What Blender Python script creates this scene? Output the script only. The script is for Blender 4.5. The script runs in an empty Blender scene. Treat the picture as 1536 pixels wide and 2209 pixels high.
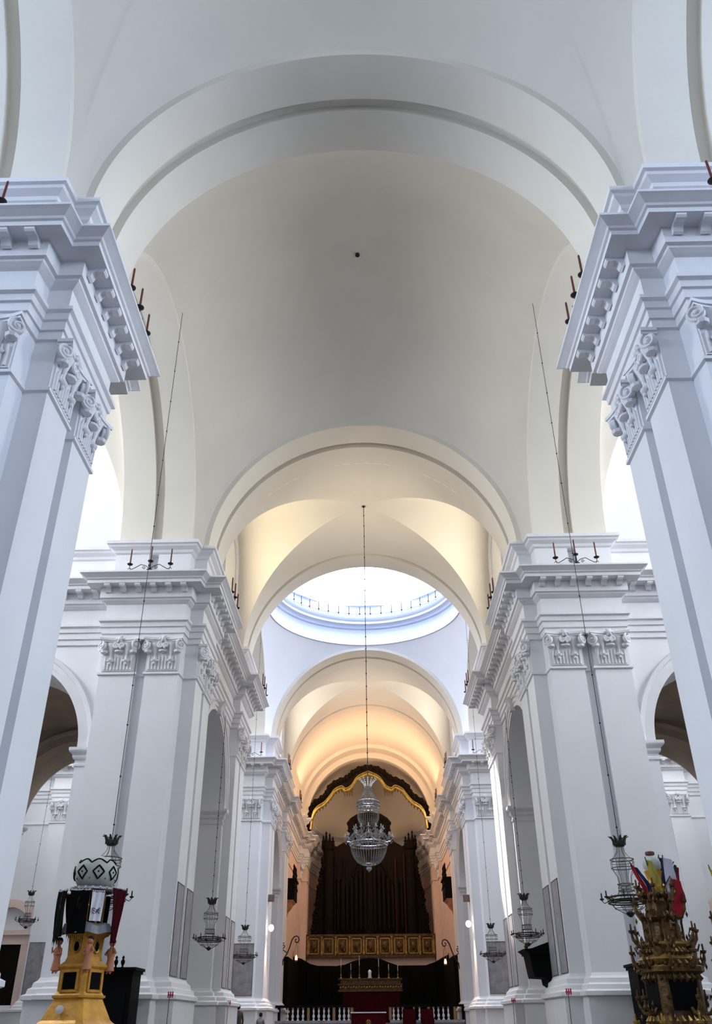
import bpy, math, random
from math import sin, cos, pi, sqrt, radians, atan2
from mathutils import Vector, Matrix

# ------------------------------------------------------------------ camera, light, exposure
sc = bpy.context.scene
COL = sc.collection
YAW, PITCH, ROLL, FPX = 0.0174627, 0.5444034, -0.0072783, 1820.73
CAM = Vector((0.1189, 0.0, 1.6))
def cam_axis(X, U, F):
    x = cos(ROLL)*X - sin(ROLL)*U; up = sin(ROLL)*X + cos(ROLL)*U
    y = cos(PITCH)*F - sin(PITCH)*up; z = sin(PITCH)*F + cos(PITCH)*up
    return Vector((cos(YAW)*x - sin(YAW)*y, sin(YAW)*x + cos(YAW)*y, z))
cd = bpy.data.cameras.new('camera'); cam = bpy.data.objects.new('camera', cd); COL.objects.link(cam)
cd.sensor_fit = 'VERTICAL'; cd.sensor_height = 24.0; cd.lens = 24.0*FPX/2209; cd.shift_x = (768-761.08)/2209
cd.clip_end = 300
ax, ay, az = cam_axis(1, 0, 0), cam_axis(0, 1, 0), -cam_axis(0, 0, 1)
cam.matrix_world = Matrix(((ax.x, ay.x, az.x, CAM.x), (ax.y, ay.y, az.y, CAM.y), (ax.z, ay.z, az.z, CAM.z), (0, 0, 0, 1)))
sc.camera = cam
vs = sc.view_settings
vs.view_transform = 'Standard'; vs.look = 'None'; vs.gamma = 1; vs.use_curve_mapping = False
vs.exposure = 0.16
sc.cycles.max_bounces = 10; sc.cycles.diffuse_bounces = 7; sc.cycles.glossy_bounces = 3
sc.cycles.transmission_bounces = 4
sc.cycles.sample_clamp_indirect = 6
sc.cycles.caustics_reflective = False; sc.cycles.caustics_refractive = False
sc.cycles.use_denoising = True

w = bpy.data.worlds.new('sky'); sc.world = w; w.use_nodes = True
bg = w.node_tree.nodes['Background']
bg.inputs[0].default_value = (0.62, 0.76, 1.0, 1); bg.inputs[1].default_value = 0.35

def area(name, loc, rot, sx, sy, power, color=(1, 1, 1)):
    l = bpy.data.lights.new(name, 'AREA'); l.shape = 'RECTANGLE'; l.size = sx; l.size_y = sy
    l.energy = power; l.color = color
    o = bpy.data.objects.new(name, l); COL.objects.link(o); o.location = loc; o.rotation_euler = rot
    return o
DAY = (0.86, 0.93, 1.0)
for s in (-1, 1):
    # daylight through the windows in the transept ends, the lunettes and the drum
    area('transept_window_light', (s*18.3, 18.45, 17.0), (0, s*radians(90), 0), 4, 6, 1800, DAY)
    area('transept_window_light', (s*18.3, 39.9, 17.0), (0, s*radians(90), 0), 4, 6, 1150, DAY)
    area('transept_window_light', (s*18.3, 4.0, 16.5), (0, s*radians(90), 0), 5, 8, 2700, (.64, .78, 1.0))
    area('lunette_window_light', (s*5.15, 29.37, 16.6), (0, s*radians(90), 0), 2.4, 2.2, 210, (1.0, .84, .58) if s < 0 else (1.0, .88, .7))
    area('lunette_window_light', (s*5.15, 50.37, 16.6), (0, s*radians(90), 0), 2.4, 2.2, 170, (1.0, .90, .74))
    area('chancel_warm_light', (s*4.9, 60.5, 16.0), (0, s*radians(90), 0), 2.0, 4, 850, (1.0, .62, .36))  # added warm light for the orange vault, as from lamps behind the cornice
area('facade_fill_light', (0, -7.9, 16.5), (radians(-90), 0, 0), 8, 5, 420, (1.0, .95, .88))  # fill light added behind the viewer, in front of solid wall
for s in (-1, 1):
    for yy in (29.375, 50.375):
        area('aisle_fill_light', (s*14.3, yy, 6.0), (0, s*radians(90), 0), 3, 2.5, 45, (1.0, .98, .92))  # fill added to brighten the aisles, no window built here
area('drum_light', (0, 39.9, 30.0), (0, 0, 0), 5, 5, 2900, (.84, .9, 1.0))
# sunbeam through a dome window onto the right hand pilasters
l = bpy.data.lights.new('sunbeam', 'SPOT'); l.energy = 45000; l.color = (1, .97, .86); l.spot_size = .18; l.spot_blend = .25; l.shadow_soft_size = .02
o = bpy.data.objects.new('sunbeam', l); COL.objects.link(o); o.location = (-4.3, 38.6, 24.5)
o.rotation_euler = (Vector((5.0, 33.7, 7.9))-o.location).to_track_quat('-Z', 'Y').to_euler()

# ------------------------------------------------------------------ materials
def mat(name, col, rough=0.85, metal=0.0, noise=0.0, scale=3.0, bump=0.0, emit=None, es=0.0, bscale=None, spec=None):
    if spec is None: spec = .08 if max(col) < .1 and metal == 0 else .3
    m = bpy.data.materials.new(name); m.use_nodes = True
    nt = m.node_tree; b = nt.nodes['Principled BSDF']
    b.inputs['Base Color'].default_value = (*col, 1); b.inputs['Roughness'].default_value = rough
    b.inputs['Metallic'].default_value = metal
    b.inputs['Specular IOR Level'].default_value = spec
    if noise > 0 or bump > 0:
        tc = nt.nodes.new('ShaderNodeTexCoord')
        n = nt.nodes.new('ShaderNodeTexNoise'); n.inputs['Scale'].default_value = scale; n.inputs['Detail'].default_value = 6
        nt.links.new(tc.outputs['Object'], n.inputs['Vector'])
        if noise > 0:
            r = nt.nodes.new('ShaderNodeMapRange'); r.inputs[1].default_value = .3; r.inputs[2].default_value = .7
            r.inputs[3].default_value = 1-noise; r.inputs[4].default_value = 1+noise*.5
            v = nt.nodes.new('ShaderNodeVectorMath'); v.operation = 'SCALE'; v.inputs[0].default_value = col
            nt.links.new(n.outputs['Fac'], r.inputs[0]); nt.links.new(r.outputs[0], v.inputs['Scale'])
            nt.links.new(v.outputs[0], b.inputs['Base Color'])
        if bump > 0:
            n2 = nt.nodes.new('ShaderNodeTexNoise'); n2.inputs['Scale'].default_value = bscale or scale*12; n2.inputs['Detail'].default_value = 4
            nt.links.new(tc.outputs['Object'], n2.inputs['Vector'])
            bp = nt.nodes.new('ShaderNodeBump'); bp.inputs['Strength'].default_value = bump; bp.inputs['Distance'].default_value = .02
            nt.links.new(n2.outputs['Fac'], bp.inputs['Height']); nt.links.new(bp.outputs[0], b.inputs['Normal'])
    if emit:
        b.inputs['Emission Color'].default_value = (*emit, 1); b.inputs['Emission Strength'].default_value = es
    return m
M = {}
M['plaster'] = mat('white_plaster', (.70, .71, .74), .9, noise=.035, scale=.8, bump=.12, bscale=9)
M['stucco'] = mat('white_stucco', (.68, .68, .71), .85, noise=.04, scale=4, bump=.1, bscale=25)
M['vault'] = mat('vault_plaster', (.69, .655, .59), .92, noise=.05, scale=.5, bump=.15, bscale=7)
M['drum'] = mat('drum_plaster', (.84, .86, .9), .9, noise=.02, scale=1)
M['drum_wall'] = mat('drum_wall_plaster', (.52, .56, .66), .9, noise=.02, scale=1)  # darker copy of the drum plaster, colour lowered to hold back its brightness
M['aisle'] = mat('shaded_aisle_plaster', (.36, .29, .23), .95, noise=.15, scale=1.2, bump=.2, bscale=8)  # dark brown stands for the unlit aisle, shade put into the colour
M['floor'] = mat('floor_stone', (.15, .13, .115), .45, noise=.12, scale=1.5)
M['pane'] = mat('bright_window_glass', (.8, .85, .9), .3, emit=(.93, .96, 1.0), es=2.2)
M['pane_drum'] = mat('dome_window_glass', (.8, .85, .9), .3, emit=(.93, .96, 1.0), es=1.5)
M['pane_warm'] = mat('amber_window_glass', (.8, .75, .6), .3, emit=(1.0, .86, .60), es=1.3)
M['iron'] = mat('dark_iron', (.035, .03, .03), .5, .6)
M['grey_iron'] = mat('grey_wire', (.16, .15, .15), .5, .6)
M['candle'] = mat('red_brown_candle', (.13, .035, .025), .5)
M['brass'] = mat('old_brass', (.30, .2, .1), .45, .7)
M['gold'] = mat('gilded_wood', (.38, .23, .06), .35, .55, noise=.35, scale=9, bump=.4, bscale=30)
M['gold_paint'] = mat('yellow_gilt_wood', (.60, .30, .045), .4, .2, noise=.25, scale=7, bump=.3, bscale=20)
M['dark_gold'] = mat('dim_old_gilding', (.11, .06, .02), .4, .5, noise=.6, scale=8, bump=.6, bscale=22)
M['wood'] = mat('dark_carved_wood', (.007, .0045, .0035), .7, 0, noise=.5, scale=6, bump=.5, bscale=18)
M['black'] = mat('black_wood', (.002, .002, .0022), .7)
M['black_cloth'] = mat('black_velvet', (.004, .004, .0045), .95, noise=.3, scale=6)
M['red_cloth'] = mat('dark_red_velvet', (.045, .002, .005), .9, noise=.3, scale=5)
M['white_cloth'] = mat('white_cloth', (.7, .7, .74), .9)
M['grey_cloth'] = mat('grey_cloth', (.30, .31, .33), .9)
M['column_red'] = mat('dull_red_marbled_wood', (.03, .010, .005), .6)
M['crystal'] = mat('cut_crystal', (.5, .51, .53), .12, .7, spec=1.0)
M['silver'] = mat('silvered_metal', (.5, .5, .52), .25, .9)
M['marble'] = mat('grey_veined_marble', (.30, .31, .35), .4, noise=.3, scale=3)
M['dark_marble'] = mat('dark_grey_marble', (.27, .26, .28), .4, noise=.35, scale=3)
M['line'] = mat('dark_marble_edging', (.10, .06, .07), .5)
M['pink'] = mat('pink_plaster', (.66, .52, .46), .85, noise=.06, scale=2)
M['pale_marble'] = mat('pale_veined_marble', (.48, .47, .49), .4, noise=.15, scale=3)
M['skin'] = mat('painted_orange_robe', (.48, .20, .11), .7)
M['hair'] = mat('dark_hair', (.02, .015, .012), .7)

# ------------------------------------------------------------------ mesh helpers
class MB:
    def __init__(s): s.v = []; s.f = []
    def add(s, vs, fs):
        o = len(s.v); s.v += [tuple(p) for p in vs]; s.f += [tuple(i+o for i in f) for f in fs]
    def grid(s, rows, closed_u=False):
        nr, nc = len(rows), len(rows[0]); o = len(s.v)
        for r in rows: s.v += [tuple(p) for p in r]
        for i in range(nr-1):
            for j in range(nc if closed_u else nc-1):
                k = (j+1) % nc
                s.f.append((o+i*nc+j, o+i*nc+k, o+(i+1)*nc+k, o+(i+1)*nc+j))
    def box(s, x0, x1, y0, y1, z0, z1):
        s.add([(x0,y0,z0),(x1,y0,z0),(x1,y1,z0),(x0,y1,z0),(x0,y0,z1),(x1,y0,z1),(x1,y1,z1),(x0,y1,z1)],
              [(0,3,2,1),(4,5,6,7),(0,1,5,4),(1,2,6,5),(2,3,7,6),(3,0,4,7)])
    def lathe(s, prof, c=(0,0,0), n=16, rx=1.0, ry=1.0, cap=True):
        rows = [[(c[0]+r*rx*cos(2*pi*k/n), c[1]+r*ry*sin(2*pi*k/n), c[2]+z) for k in range(n)] for r, z in prof]
        o = len(s.v); s.grid(rows, True)
        if cap:
            s.f.append(tuple(o+k for k in range(n))[::-1]); e = o+(len(prof)-1)*n
            s.f.append(tuple(e+k for k in range(n)))
    def tube(s, pts, r, n=6, closed=False):
        pts = [Vector(p) for p in pts]; N = len(pts); rows = []
        rr = r if isinstance(r, (list, tuple)) else [r]*N
        up = None
        for i, p in enumerate(pts):
            a = pts[(i-1) % N] if (i > 0 or closed) else p; b = pts[(i+1) % N] if (i < N-1 or closed) else p
            t = (b-a)
            t = t.normalized() if t.length > 1e-9 else Vector((0, 0, 1))
            if up is None:
                up = Vector((0, 0, 1)) if abs(t.z) < .9 else Vector((1, 0, 0))
            u = up - t*up.dot(t)
            if u.length < 1e-4: u = Vector((1, 0, 0)) - t*t.x
            u.normalize(); v = t.cross(u); up = u
            rows.append([p + (u*cos(2*pi*k/n) + v*sin(2*pi*k/n))*rr[i] for k in range(n)])
        if closed: rows.append(rows[0])
        o = len(s.v); s.grid(rows, True)
        if not closed:
            s.f.append(tuple(o+k for k in range(n))[::-1]); e = o+(len(rows)-1)*n; s.f.append(tuple(e+k for k in range(n)))
    def ring(s, c, r, t, n=24, k=5, h=None):
        s.tube([(c[0]+r*cos(2*pi*i/n), c[1]+r*sin(2*pi*i/n), c[2]) for i in range(n)], t, k, True)
    def ball(s, c, r, n=8, m=6, sz=1.0):
        s.lathe([(r*sin(pi*i/m)+1e-4, -r*cos(pi*i/m)*sz) for i in range(m+1)], c, n, cap=False)
    def octa(s, c, r, h):
        x, y, z = c
        s.add([(x+r,y,z),(x,y+r,z),(x-r,y,z),(x,y-r,z),(x,y,z+h),(x,y,z-h)],
              [(0,1,4),(1,2,4),(2,3,4),(3,0,4),(1,0,5),(2,1,5),(3,2,5),(0,3,5)])
    def xf(s, fn, i0=0):
        for i in range(i0, len(s.v)): s.v[i] = tuple(fn(s.v[i]))
    def mesh(s, name, m, smooth=None):
        me = bpy.data.meshes.new(name); me.from_pydata([tuple(map(float, p)) for p in s.v], [], s.f); me.update()
        if isinstance(m, str): m = M[m]
        me.materials.append(m)
        if smooth is not None:
            me.polygons.foreach_set('use_smooth', [True]*len(me.polygons))
            if smooth < 180: me.set_sharp_from_angle(angle=radians(smooth))
        return me
    def build(s, name, m, parent=None, smooth=None, loc=None):
        o = bpy.data.objects.new(name, s.mesh(name, m, smooth)); COL.objects.link(o)
        if parent: o.parent = parent
        if loc: o.location = loc
        return o
def tag(o, label, cat, group=None, kind=None):
    o['label'] = label; o['category'] = cat
    if group: o['group'] = group
    if kind: o['kind'] = kind
    return o
def empty(name, loc, label, cat, group=None, kind=None, rz=0):
    o = bpy.data.objects.new(name, None); COL.objects.link(o); o.location = loc; o.rotation_euler = (0, 0, rz)
    o.empty_display_size = .1
    return tag(o, label, cat, group, kind)
def copy_tree(o, parent=None):
    c = o.copy(); COL.objects.link(c)
    if parent: c.parent = parent
    for ch in [k for k in bpy.data.objects if k.parent == o]: copy_tree(ch, c)
    return c

def sweep(mb, path, prof, sx=1, closed=False):
    """path of (a,y); profile of (d,z): d is the offset to the open side."""
    n = len(path); offs = []
    P = [Vector(p) for p in path]
    def nrm(a, b):
        d = (b-a).normalized(); return Vector((-d.y, d.x))
    for i in range(n):
        n1 = nrm(P[i-1], P[i]) if (i > 0 or closed) else None
        n2 = nrm(P[i], P[(i+1) % n]) if (i < n-1 or closed) else None
        if n1 is None: m_ = n2
        elif n2 is None: m_ = n1
        else: m_ = (n1+n2)/max(.15, 1+n1.dot(n2))
        offs.append(m_)
    rows = []
    for d, z in prof:
        r = [(sx*(P[i].x+offs[i].x*d), P[i].y+offs[i].y*d, z) for i in range(n)]
        if closed: r.append(r[0])
        rows.append(r)
    mb.grid(rows)

def archsweep(mb, uc, zc, prof, fn, n=40, a0=0, a1=pi, ell=1.0):
    """half ring: profile of (radius, depth); fn(u,z,depth)->xyz"""
    rows = []
    for r, d in prof:
        rows.append([fn(uc + r*cos(a0+(a1-a0)*k/n), zc + r*ell*sin(a0+(a1-a0)*k/n), d) for k in range(n+1)])
    mb.grid(rows)
def archpanel(mb, u0, u1, z0, z1, uc, zs, r, fn, d, n=28):
    """wall sheet u0..u1, z0..z1 with an arched hole springing at zs"""
    def q(a, b, c_, e): mb.add([fn(a, b, d), fn(c_, b, d), fn(c_, e, d), fn(a, e, d)], [(0, 1, 2, 3)])
    if zs > z0:
        q(u0, z0, uc-r, zs); q(uc+r, z0, u1, zs)
    q(u0, zs, uc-r, z1); q(uc+r, zs, u1, z1)
    lo = [fn(uc - r*cos(pi*k/n), zs + r*sin(pi*k/n), d) for k in range(n+1)]
    hi = [fn(uc - r*cos(pi*k/n), z1, d) for k in range(n+1)]
    mb.grid([lo, hi])

# ------------------------------------------------------------------ building dimensions
ZS = 14.67            # springing of the big arches
XN, XG, XW, XC = 5.0, 5.22, 5.3, 5.4
AX, AR, AZ = 10.95, 2.75, 8.35      # aisle arches
OUT = 19.0
PR_BASE = [(.24,0),(.24,2.10),(.31,2.13),(.31,2.22),(.22,2.26),(.20,2.36),(.13,2.40),(.11,2.5),(.04,2.55),(.0,2.62)]
PR_LOW = [(0,2.62),(0,AZ)]
PR_SHAFT = [(0,AZ),(0,10.36),(.05,10.38),(.05,10.44),(0,10.47),(0,11.47)]
PR_ENT = [(-.35,11.45),(0,11.45),(.05,11.47),(.05,11.64),(.09,11.65),(.09,11.83),(.13,11.85),(.14,11.98),(.20,12.02),(.20,12.09),(.06,12.10),
          (.06,12.60),(.12,12.64),(.19,12.70),(.20,12.74),(.26,12.76),(.26,13.10),(.60,13.10),(.60,13.20),(.64,13.22),(.66,13.26),
          (.76,13.33),(.81,13.36),(.81,13.41),(.06,13.43),(.06,13.60),(.02,13.62),(-.35,13.63)]
PR_PAR = [(.02,13.62),(.02,14.36)]
PR_PTOP = [(-.35,14.35),(.02,14.36),(.08,14.40),(.10,14.48),(.22,14.56),(.24,14.62),(.30,14.64),(.30,14.75),(0,14.76),(0,14.80),(-.4,14.80)]

def cap_mesh(wd=1.0):
    """composite pilaster capital: local x along the wall, -y to the room, z 0..1"""
    mb = MB(); h = wd/2
    # bell, flaring at the top
    def front(t, z):
        o = .03 + .10*max(0, (z-.45)/.55)**1.6
        return (t*(h-.04+o*.7), -o-.02, z)
    rows = []
    for k in range(9):
        z = .0+.88*k/8; o = .04+.10*max(0, (z-.4)/.5)**1.6; a = h-.05+o*.6
        rows.append([(-a, 0, z), (-a, -o, z)] + [(-a+2*a*j/6, -o, z) for j in range(1, 6)] + [(a, -o, z), (a, 0, z)])
    mb.grid(rows)
    # flutes
    for j in range(9):
        x = -h+.1+(2*h-.2)*j/8
        mb.tube([(x, -.045, .04), (x, -.055, .38), (x, -.08, .46)], [.028, .028, .012], 6)
    # two stalks with cups
    for x in (-.24*wd, .24*wd):
        mb.lathe([(.03,.28),(.035,.45),(.06,.6),(.13,.78),(.15,.84)], (x, -.08, 0), 10, 1, .8)
        mb.lathe([(.05,.25),(.11,.29),(.12,.33),(.05,.36)], (x, -.07, 0), 10, 1, .8)
        mb.ball((x, -.1, .22), .04)
    def volute(cx, cz, r, y0, d, flip=1, ang=0):
        i0 = len(mb.v)
        pts = []; rad = []
        for k in range(26):
            t = k/25; a = flip*(pi*.55 + t*2*pi*1.6); rr = r*(1-.82*t)
            pts.append((rr*cos(a), -d, rr*sin(a))); rad.append(.036*(1-.45*t))
        mb.tube(pts, rad, 6); mb.ball((0, -d, 0), .045*r/.15)
        mb.lathe([(r*.8, 0), (r*.86, d*.9)], (0, 0, 0), 14)
        j0 = len(mb.v)
        # the disc body was made along z: turn it to face -y
        nd = 28
        for q in range(j0-nd, j0):
            X, Y, Z = mb.v[q]; mb.v[q] = (X, -Z, Y)
        ca, sa = cos(ang), sin(ang)
        for q in range(i0, j0):
            X, Y, Z = mb.v[q]; mb.v[q] = (cx+X*ca-Y*sa, y0+X*sa+Y*ca, cz+Z)
    for s in (-1, 1):
        volute(s*(h-.03), .76, .155, -.10, .09, s, s*.7)
        volute(s*.085, .76, .09, -.10, .07, -s, 0)
        mb.lathe([(.02,.50),(.10,.54),(.12,.60),(.03,.62)], (s*(h-.05), -.12, 0), 8)
        mb.ball((s*(h-.02), -.14, .56), .05, sz=.6)
    mb.lathe([(.02,.53),(.13,.57),(.14,.61),(.04,.64)], (0, -.11, 0), 10, 1, .7)
    # abacus with hollowed front
    for (z0, z1, e) in ((.88, .93, 0), (.93, 1.0, .03)):
        lo = [(-h-.06-e, 0, z0)] + [(-h-.06-e+(2*h+.12+2*e)*j/12, -.24-e+.11*(1-(2*j/12-1)**2), z0) for j in range(13)] + [(h+.06+e, 0, z0)]
        hi = [(x, y, z1) for x, y, z in lo]
        mb.grid([[(x, 0, z0) for x, y, z in lo], lo, hi, [(x, 0, z1) for x, y, z in hi]])
    mb.ball((0, -.16, .97), .085, sz=1.2)
    for k in range(6): mb.ball((.09*cos(k*pi/3), -.17, .97+.09*sin(k*pi/3)), .04)
    return mb.mesh('capital', 'stucco', 40)
CAP = cap_mesh(.98)
def capital(parent, x, y, rz):
    o = bpy.data.objects.new('capital', CAP); COL.objects.link(o); o.parent = parent
    o.location = (x, y, 10.47); o.rotation_euler = (0, 0, rz)
def cap_front(p, sx, a, y): capital(p, sx*a, y, 0)
def cap_nave(p, sx, y, a=XN): capital(p, sx*a, y, -sx*pi/2)

def modillions(mb, sx, path, step=.5):
    """scroll brackets under the cornice along straight runs of the path"""
    for i in range(len(path)-1):
        p, q = Vector(path[i]), Vector(path[i+1]); L = (q-p).length
        if L < .8: continue
        d = (q-p)/L; nn = Vector((-d.y, d.x)); n = max(2, round(L/step))
        e0, e1 = .0, L
        for k in range(n+1):
            t = e0+(e1-e0)*k/n; c = p+d*t
            i0 = len(mb.v)
            # side profile (offset from wall, z), scroll shaped
            pf = [(.26,13.10),(.58,13.10),(.58,13.05),(.55,13.015),(.50,13.02),(.42,13.04),(.36,13.00),(.33,12.93),(.29,12.90),(.26,12.92)]
            m_ = len(pf); vs_ = []
            for s in (-.085, .085):
                for o_, z in pf:
                    P_ = c+d*s+nn*o_; vs_.append((sx*P_.x, P_.y, z))
            fs = [(j, (j+1) % m_, m_+(j+1) % m_, m_+j) for j in range(m_)] + [tuple(range(m_))[::-1], tuple(range(m_, 2*m_))]
            mb.add(vs_, fs)
def cluster_path(f, gaps=True):
    """front-corner-nave cluster whose front pilaster face is y=f, going a=7.78 -> nave -> y=f+2.8"""
    g = [(6.73, f), (6.73, f+.22), (6.43, f+.22), (6.43, f)] if gaps else []
    h = [(XN, f+1.5), (XG, f+1.5), (XG, f+1.8), (XN, f+1.8)] if gaps else []
    return [(7.78, f)] + g + [(5.45, f), (XC, f+.45), (XN, f+.45)] + h + [(XN, f+2.8)]
def mirror_path(path, yc):
    return [(a, 2*yc-y) for a, y in path][::-1]

def side_name(sx): return 'left' if sx < 0 else 'right'
def nave_block(sx, f, label, last=False):
    """pier cluster, aisle arch bay, pier cluster; f = front pilaster face"""
    yc = f+5.875; r = empty('wall_' + side_name(sx), (0, 0, 0), label, 'wall', 'nave walls', 'structure')
    back = 2*yc-f
    A1 = cluster_path(f); B1 = cluster_path(f, False)
    A2 = mirror_path(A1, yc); B2 = mirror_path(B1, yc)
    j = yc-AR
    # pier shafts, closed around, up to the top of the capitals
    pier1 = [(8.2, f+2.6), (8.2, f+.4), (7.78, f+.4)]; tail1 = [(XW, f+2.8), (XW, j), (7.6, j)]
    mb = MB()
    sweep(mb, pier1+B1+tail1, PR_BASE, sx, True)
    mb.build('pedestal', 'stucco', r)
    mb = MB(); sweep(mb, pier1+A1+tail1, PR_LOW, sx, True); sweep(mb, [(7.78, f+.4)]+A1+[(XW, f+2.8)], PR_SHAFT, sx); mb.build('pier', 'plaster', r)
    mb = MB(); m1 = mirror_path(pier1+B1+tail1, yc); sweep(mb, m1, PR_BASE, sx, True); mb.build('pedestal', 'stucco', r)
    mb = MB(); sweep(mb, mirror_path(pier1+A1+tail1, yc), PR_LOW, sx, True); sweep(mb, mirror_path([(7.78, f+.4)]+A1+[(XW, f+2.8)], yc), PR_SHAFT, sx); mb.build('pier', 'plaster', r)
    # outer end of the transverse walls
    for k in ((0, 1) if not last else (0,)):
        o = [(OUT, f+.4), (16.2, f+.4), (16.2, f), (15.2, f), (15.2, f+.4), (AX+AR, f+.4), (AX+AR, f+2.6)]
        if k: o = mirror_path(o, yc)
        mb = MB(); sweep(mb, o, PR_BASE, sx); mb.build('pedestal', 'stucco', r)
        o2 = [(OUT, f+.4), (16.2, f+.4), (16.2, f), (15.2, f), (15.2, f+.4), (14.2, f+.4)]
        if k: o2 = mirror_path(o2, yc)
        mb = MB(); sweep(mb, o, PR_LOW, sx); sweep(mb, o2, PR_SHAFT, sx); mb.build('pier', 'plaster', r)
    # wall sheets with arches
    fy = lambda u, z, d: (sx*u, d, z)
    fx = lambda u, z, d: (sx*d, u, z)
    mb = MB(); ma = MB()
    for y in ((f+.4, f+2.6, back-2.6, back-.4)):
        outer = y in (f+.4, back-.4)
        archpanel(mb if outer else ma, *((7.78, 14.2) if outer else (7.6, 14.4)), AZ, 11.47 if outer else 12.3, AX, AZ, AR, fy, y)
    archpanel(mb, f+2.8, back-2.8, AZ, 11.47, yc, AZ, AR, fx, XW)
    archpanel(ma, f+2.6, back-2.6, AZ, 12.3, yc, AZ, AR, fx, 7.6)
    for (y0, y1) in ((f+.4, f+2.6), (back-2.6, back-.4)):
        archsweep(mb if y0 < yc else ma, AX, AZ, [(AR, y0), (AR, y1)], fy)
    archsweep(mb, yc, AZ, [(AR, XW), (AR, 7.6)], fx)
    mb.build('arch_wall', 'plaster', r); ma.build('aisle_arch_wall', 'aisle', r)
    # archivolts
    for y, s in ((f+.4, -1), (back-.4, 1), (back-2.6, -1)):
        mb = MB(); P = [(AR, y), (AR, y+s*.05), (AR+.14, y+s*.05), (AR+.14, y+s*.08), (AR+.28, y+s*.08), (AR+.30, y+s*.12), (AR+.42, y+s*.16), (AR+.45, y)]
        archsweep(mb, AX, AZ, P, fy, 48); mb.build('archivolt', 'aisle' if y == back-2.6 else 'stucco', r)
    mb = MB(); P = [(AR, XW), (AR, XW-.05), (AR+.14, XW-.05), (AR+.14, XW-.08), (AR+.28, XW-.08), (AR+.30, XW-.12), (AR+.36, XW-.15), (AR+.38, XW)]
    archsweep(mb, yc, AZ, P, fx, 48); mb.build('archivolt', 'stucco', r)
    # keystone scroll on the nave arch
    mb = MB(); prof = [(.0,11.0),(.16,11.02),(.2,11.1),(.17,11.2),(.22,11.32),(.3,11.42),(.28,11.47),(0,11.47)]
    for s in (-1, 1):
        mb.add([(sx*(XW-d), yc+s*(.14+.1*(z-11)), z) for d, z in prof], [tuple(range(8))])
    mb.grid([[(sx*(XW-d), yc+s*(.14+.1*(z-11)), z) for s in (-1, 1)] for d, z in prof])
    mb.build('keystone', 'stucco', r)
    # imposts
    IM = [(0,7.82),(.03,7.84),(.03,7.9),(.012,7.92),(.012,8.0),(.06,8.04),(.08,8.08),(.08,8.14),(.16,8.22),(.18,8.26),(.18,8.34),(0,8.35)]
    for path in ([(8.2, f+2.6), (8.2, f+.4), (7.79, f+.4)], [(XW, f+2.82), (XW, j), (7.6, j)], [(14.2, f+.4), (AX+AR, f+.4), (AX+AR, f+2.6)],
                 mirror_path([(8.2, f+2.6), (8.2, f+.4), (7.79, f+.4)], yc), mirror_path([(XW, f+2.82), (XW, j), (7.6, j)], yc),
                 mirror_path([(14.2, f+.4), (AX+AR, f+.4), (AX+AR, f+2.6)], yc)):
        mb = MB(); sweep(mb, path, IM, sx); mb.build('impost', 'stucco', r)
    # aisle bay: outer wall and vault
    mb = MB()
    mb.add([(sx*14.4, f+2.6, 0), (sx*14.4, back-2.6, 0), (sx*14.4, back-2.6, 12.3), (sx*14.4, f+2.6, 12.3)], [(0, 1, 2, 3)])
    n = 14; rows = []
    for i in range(n+1):
        u = -1+2*i/n
        rows.append([(sx*(11.0+3.4*u), yc+(back-f-5.2)/2*v_, 10.4+1.8*sqrt(max(0, (1-u*u*.5-v_*v_*.5)))) for v_ in [-1+2*k/n for k in range(n+1)]])
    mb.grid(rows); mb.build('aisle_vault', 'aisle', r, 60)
    # entablature: one run with ressauts
    run = [(OUT, f+.4), (16.2, f+.4), (16.2, f), (15.2, f), (15.2, f+.4), (7.78, f+.4)] + B1 + [(XW, f+2.8), (XW, back-2.8)] + B2
    if not last: run += [(7.78, back-.4), (15.2, back-.4), (15.2, back), (16.2, back), (16.2, back-.4), (OUT, back-.4)]
    else: run = run[:-3] + CHANCEL
    mb = MB(); sweep(mb, run, PR_ENT, sx); sweep(mb, run, PR_PTOP, sx); modillions(mb, sx, run)
    mb.build('entablature', 'stucco', r)
    runA = [(OUT, f+.4), (7.78, f+.4)] + A1 + [(XW, f+2.8), (XW, back-2.8)] + A2
    if not last: runA += [(7.78, back-.4), (OUT, back-.4)]
    else: runA = runA[:-7] + CHANCEL
    mb = MB(); sweep(mb, runA, PR_PAR, sx); mb.build('parapet', 'plaster', r)
    for a in (7.25, 5.94): cap_front(r, sx, a, f)
    cap_front(r, sx, 15.7, f)
    for y in (f+.97, f+2.3, back-2.3, back-.97): cap_nave(r, sx, y)
    return r
CHANCEL = [(XN, 55.8), (5.2, 55.8), (5.2, 64.6), (4.95, 64.6), (4.95, 66.0), (4.55, 66.0), (4.55, 69.0), (4.2, 71.2), (3.2, 73.0), (1.6, 74.2), (0, 74.5)]

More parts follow.
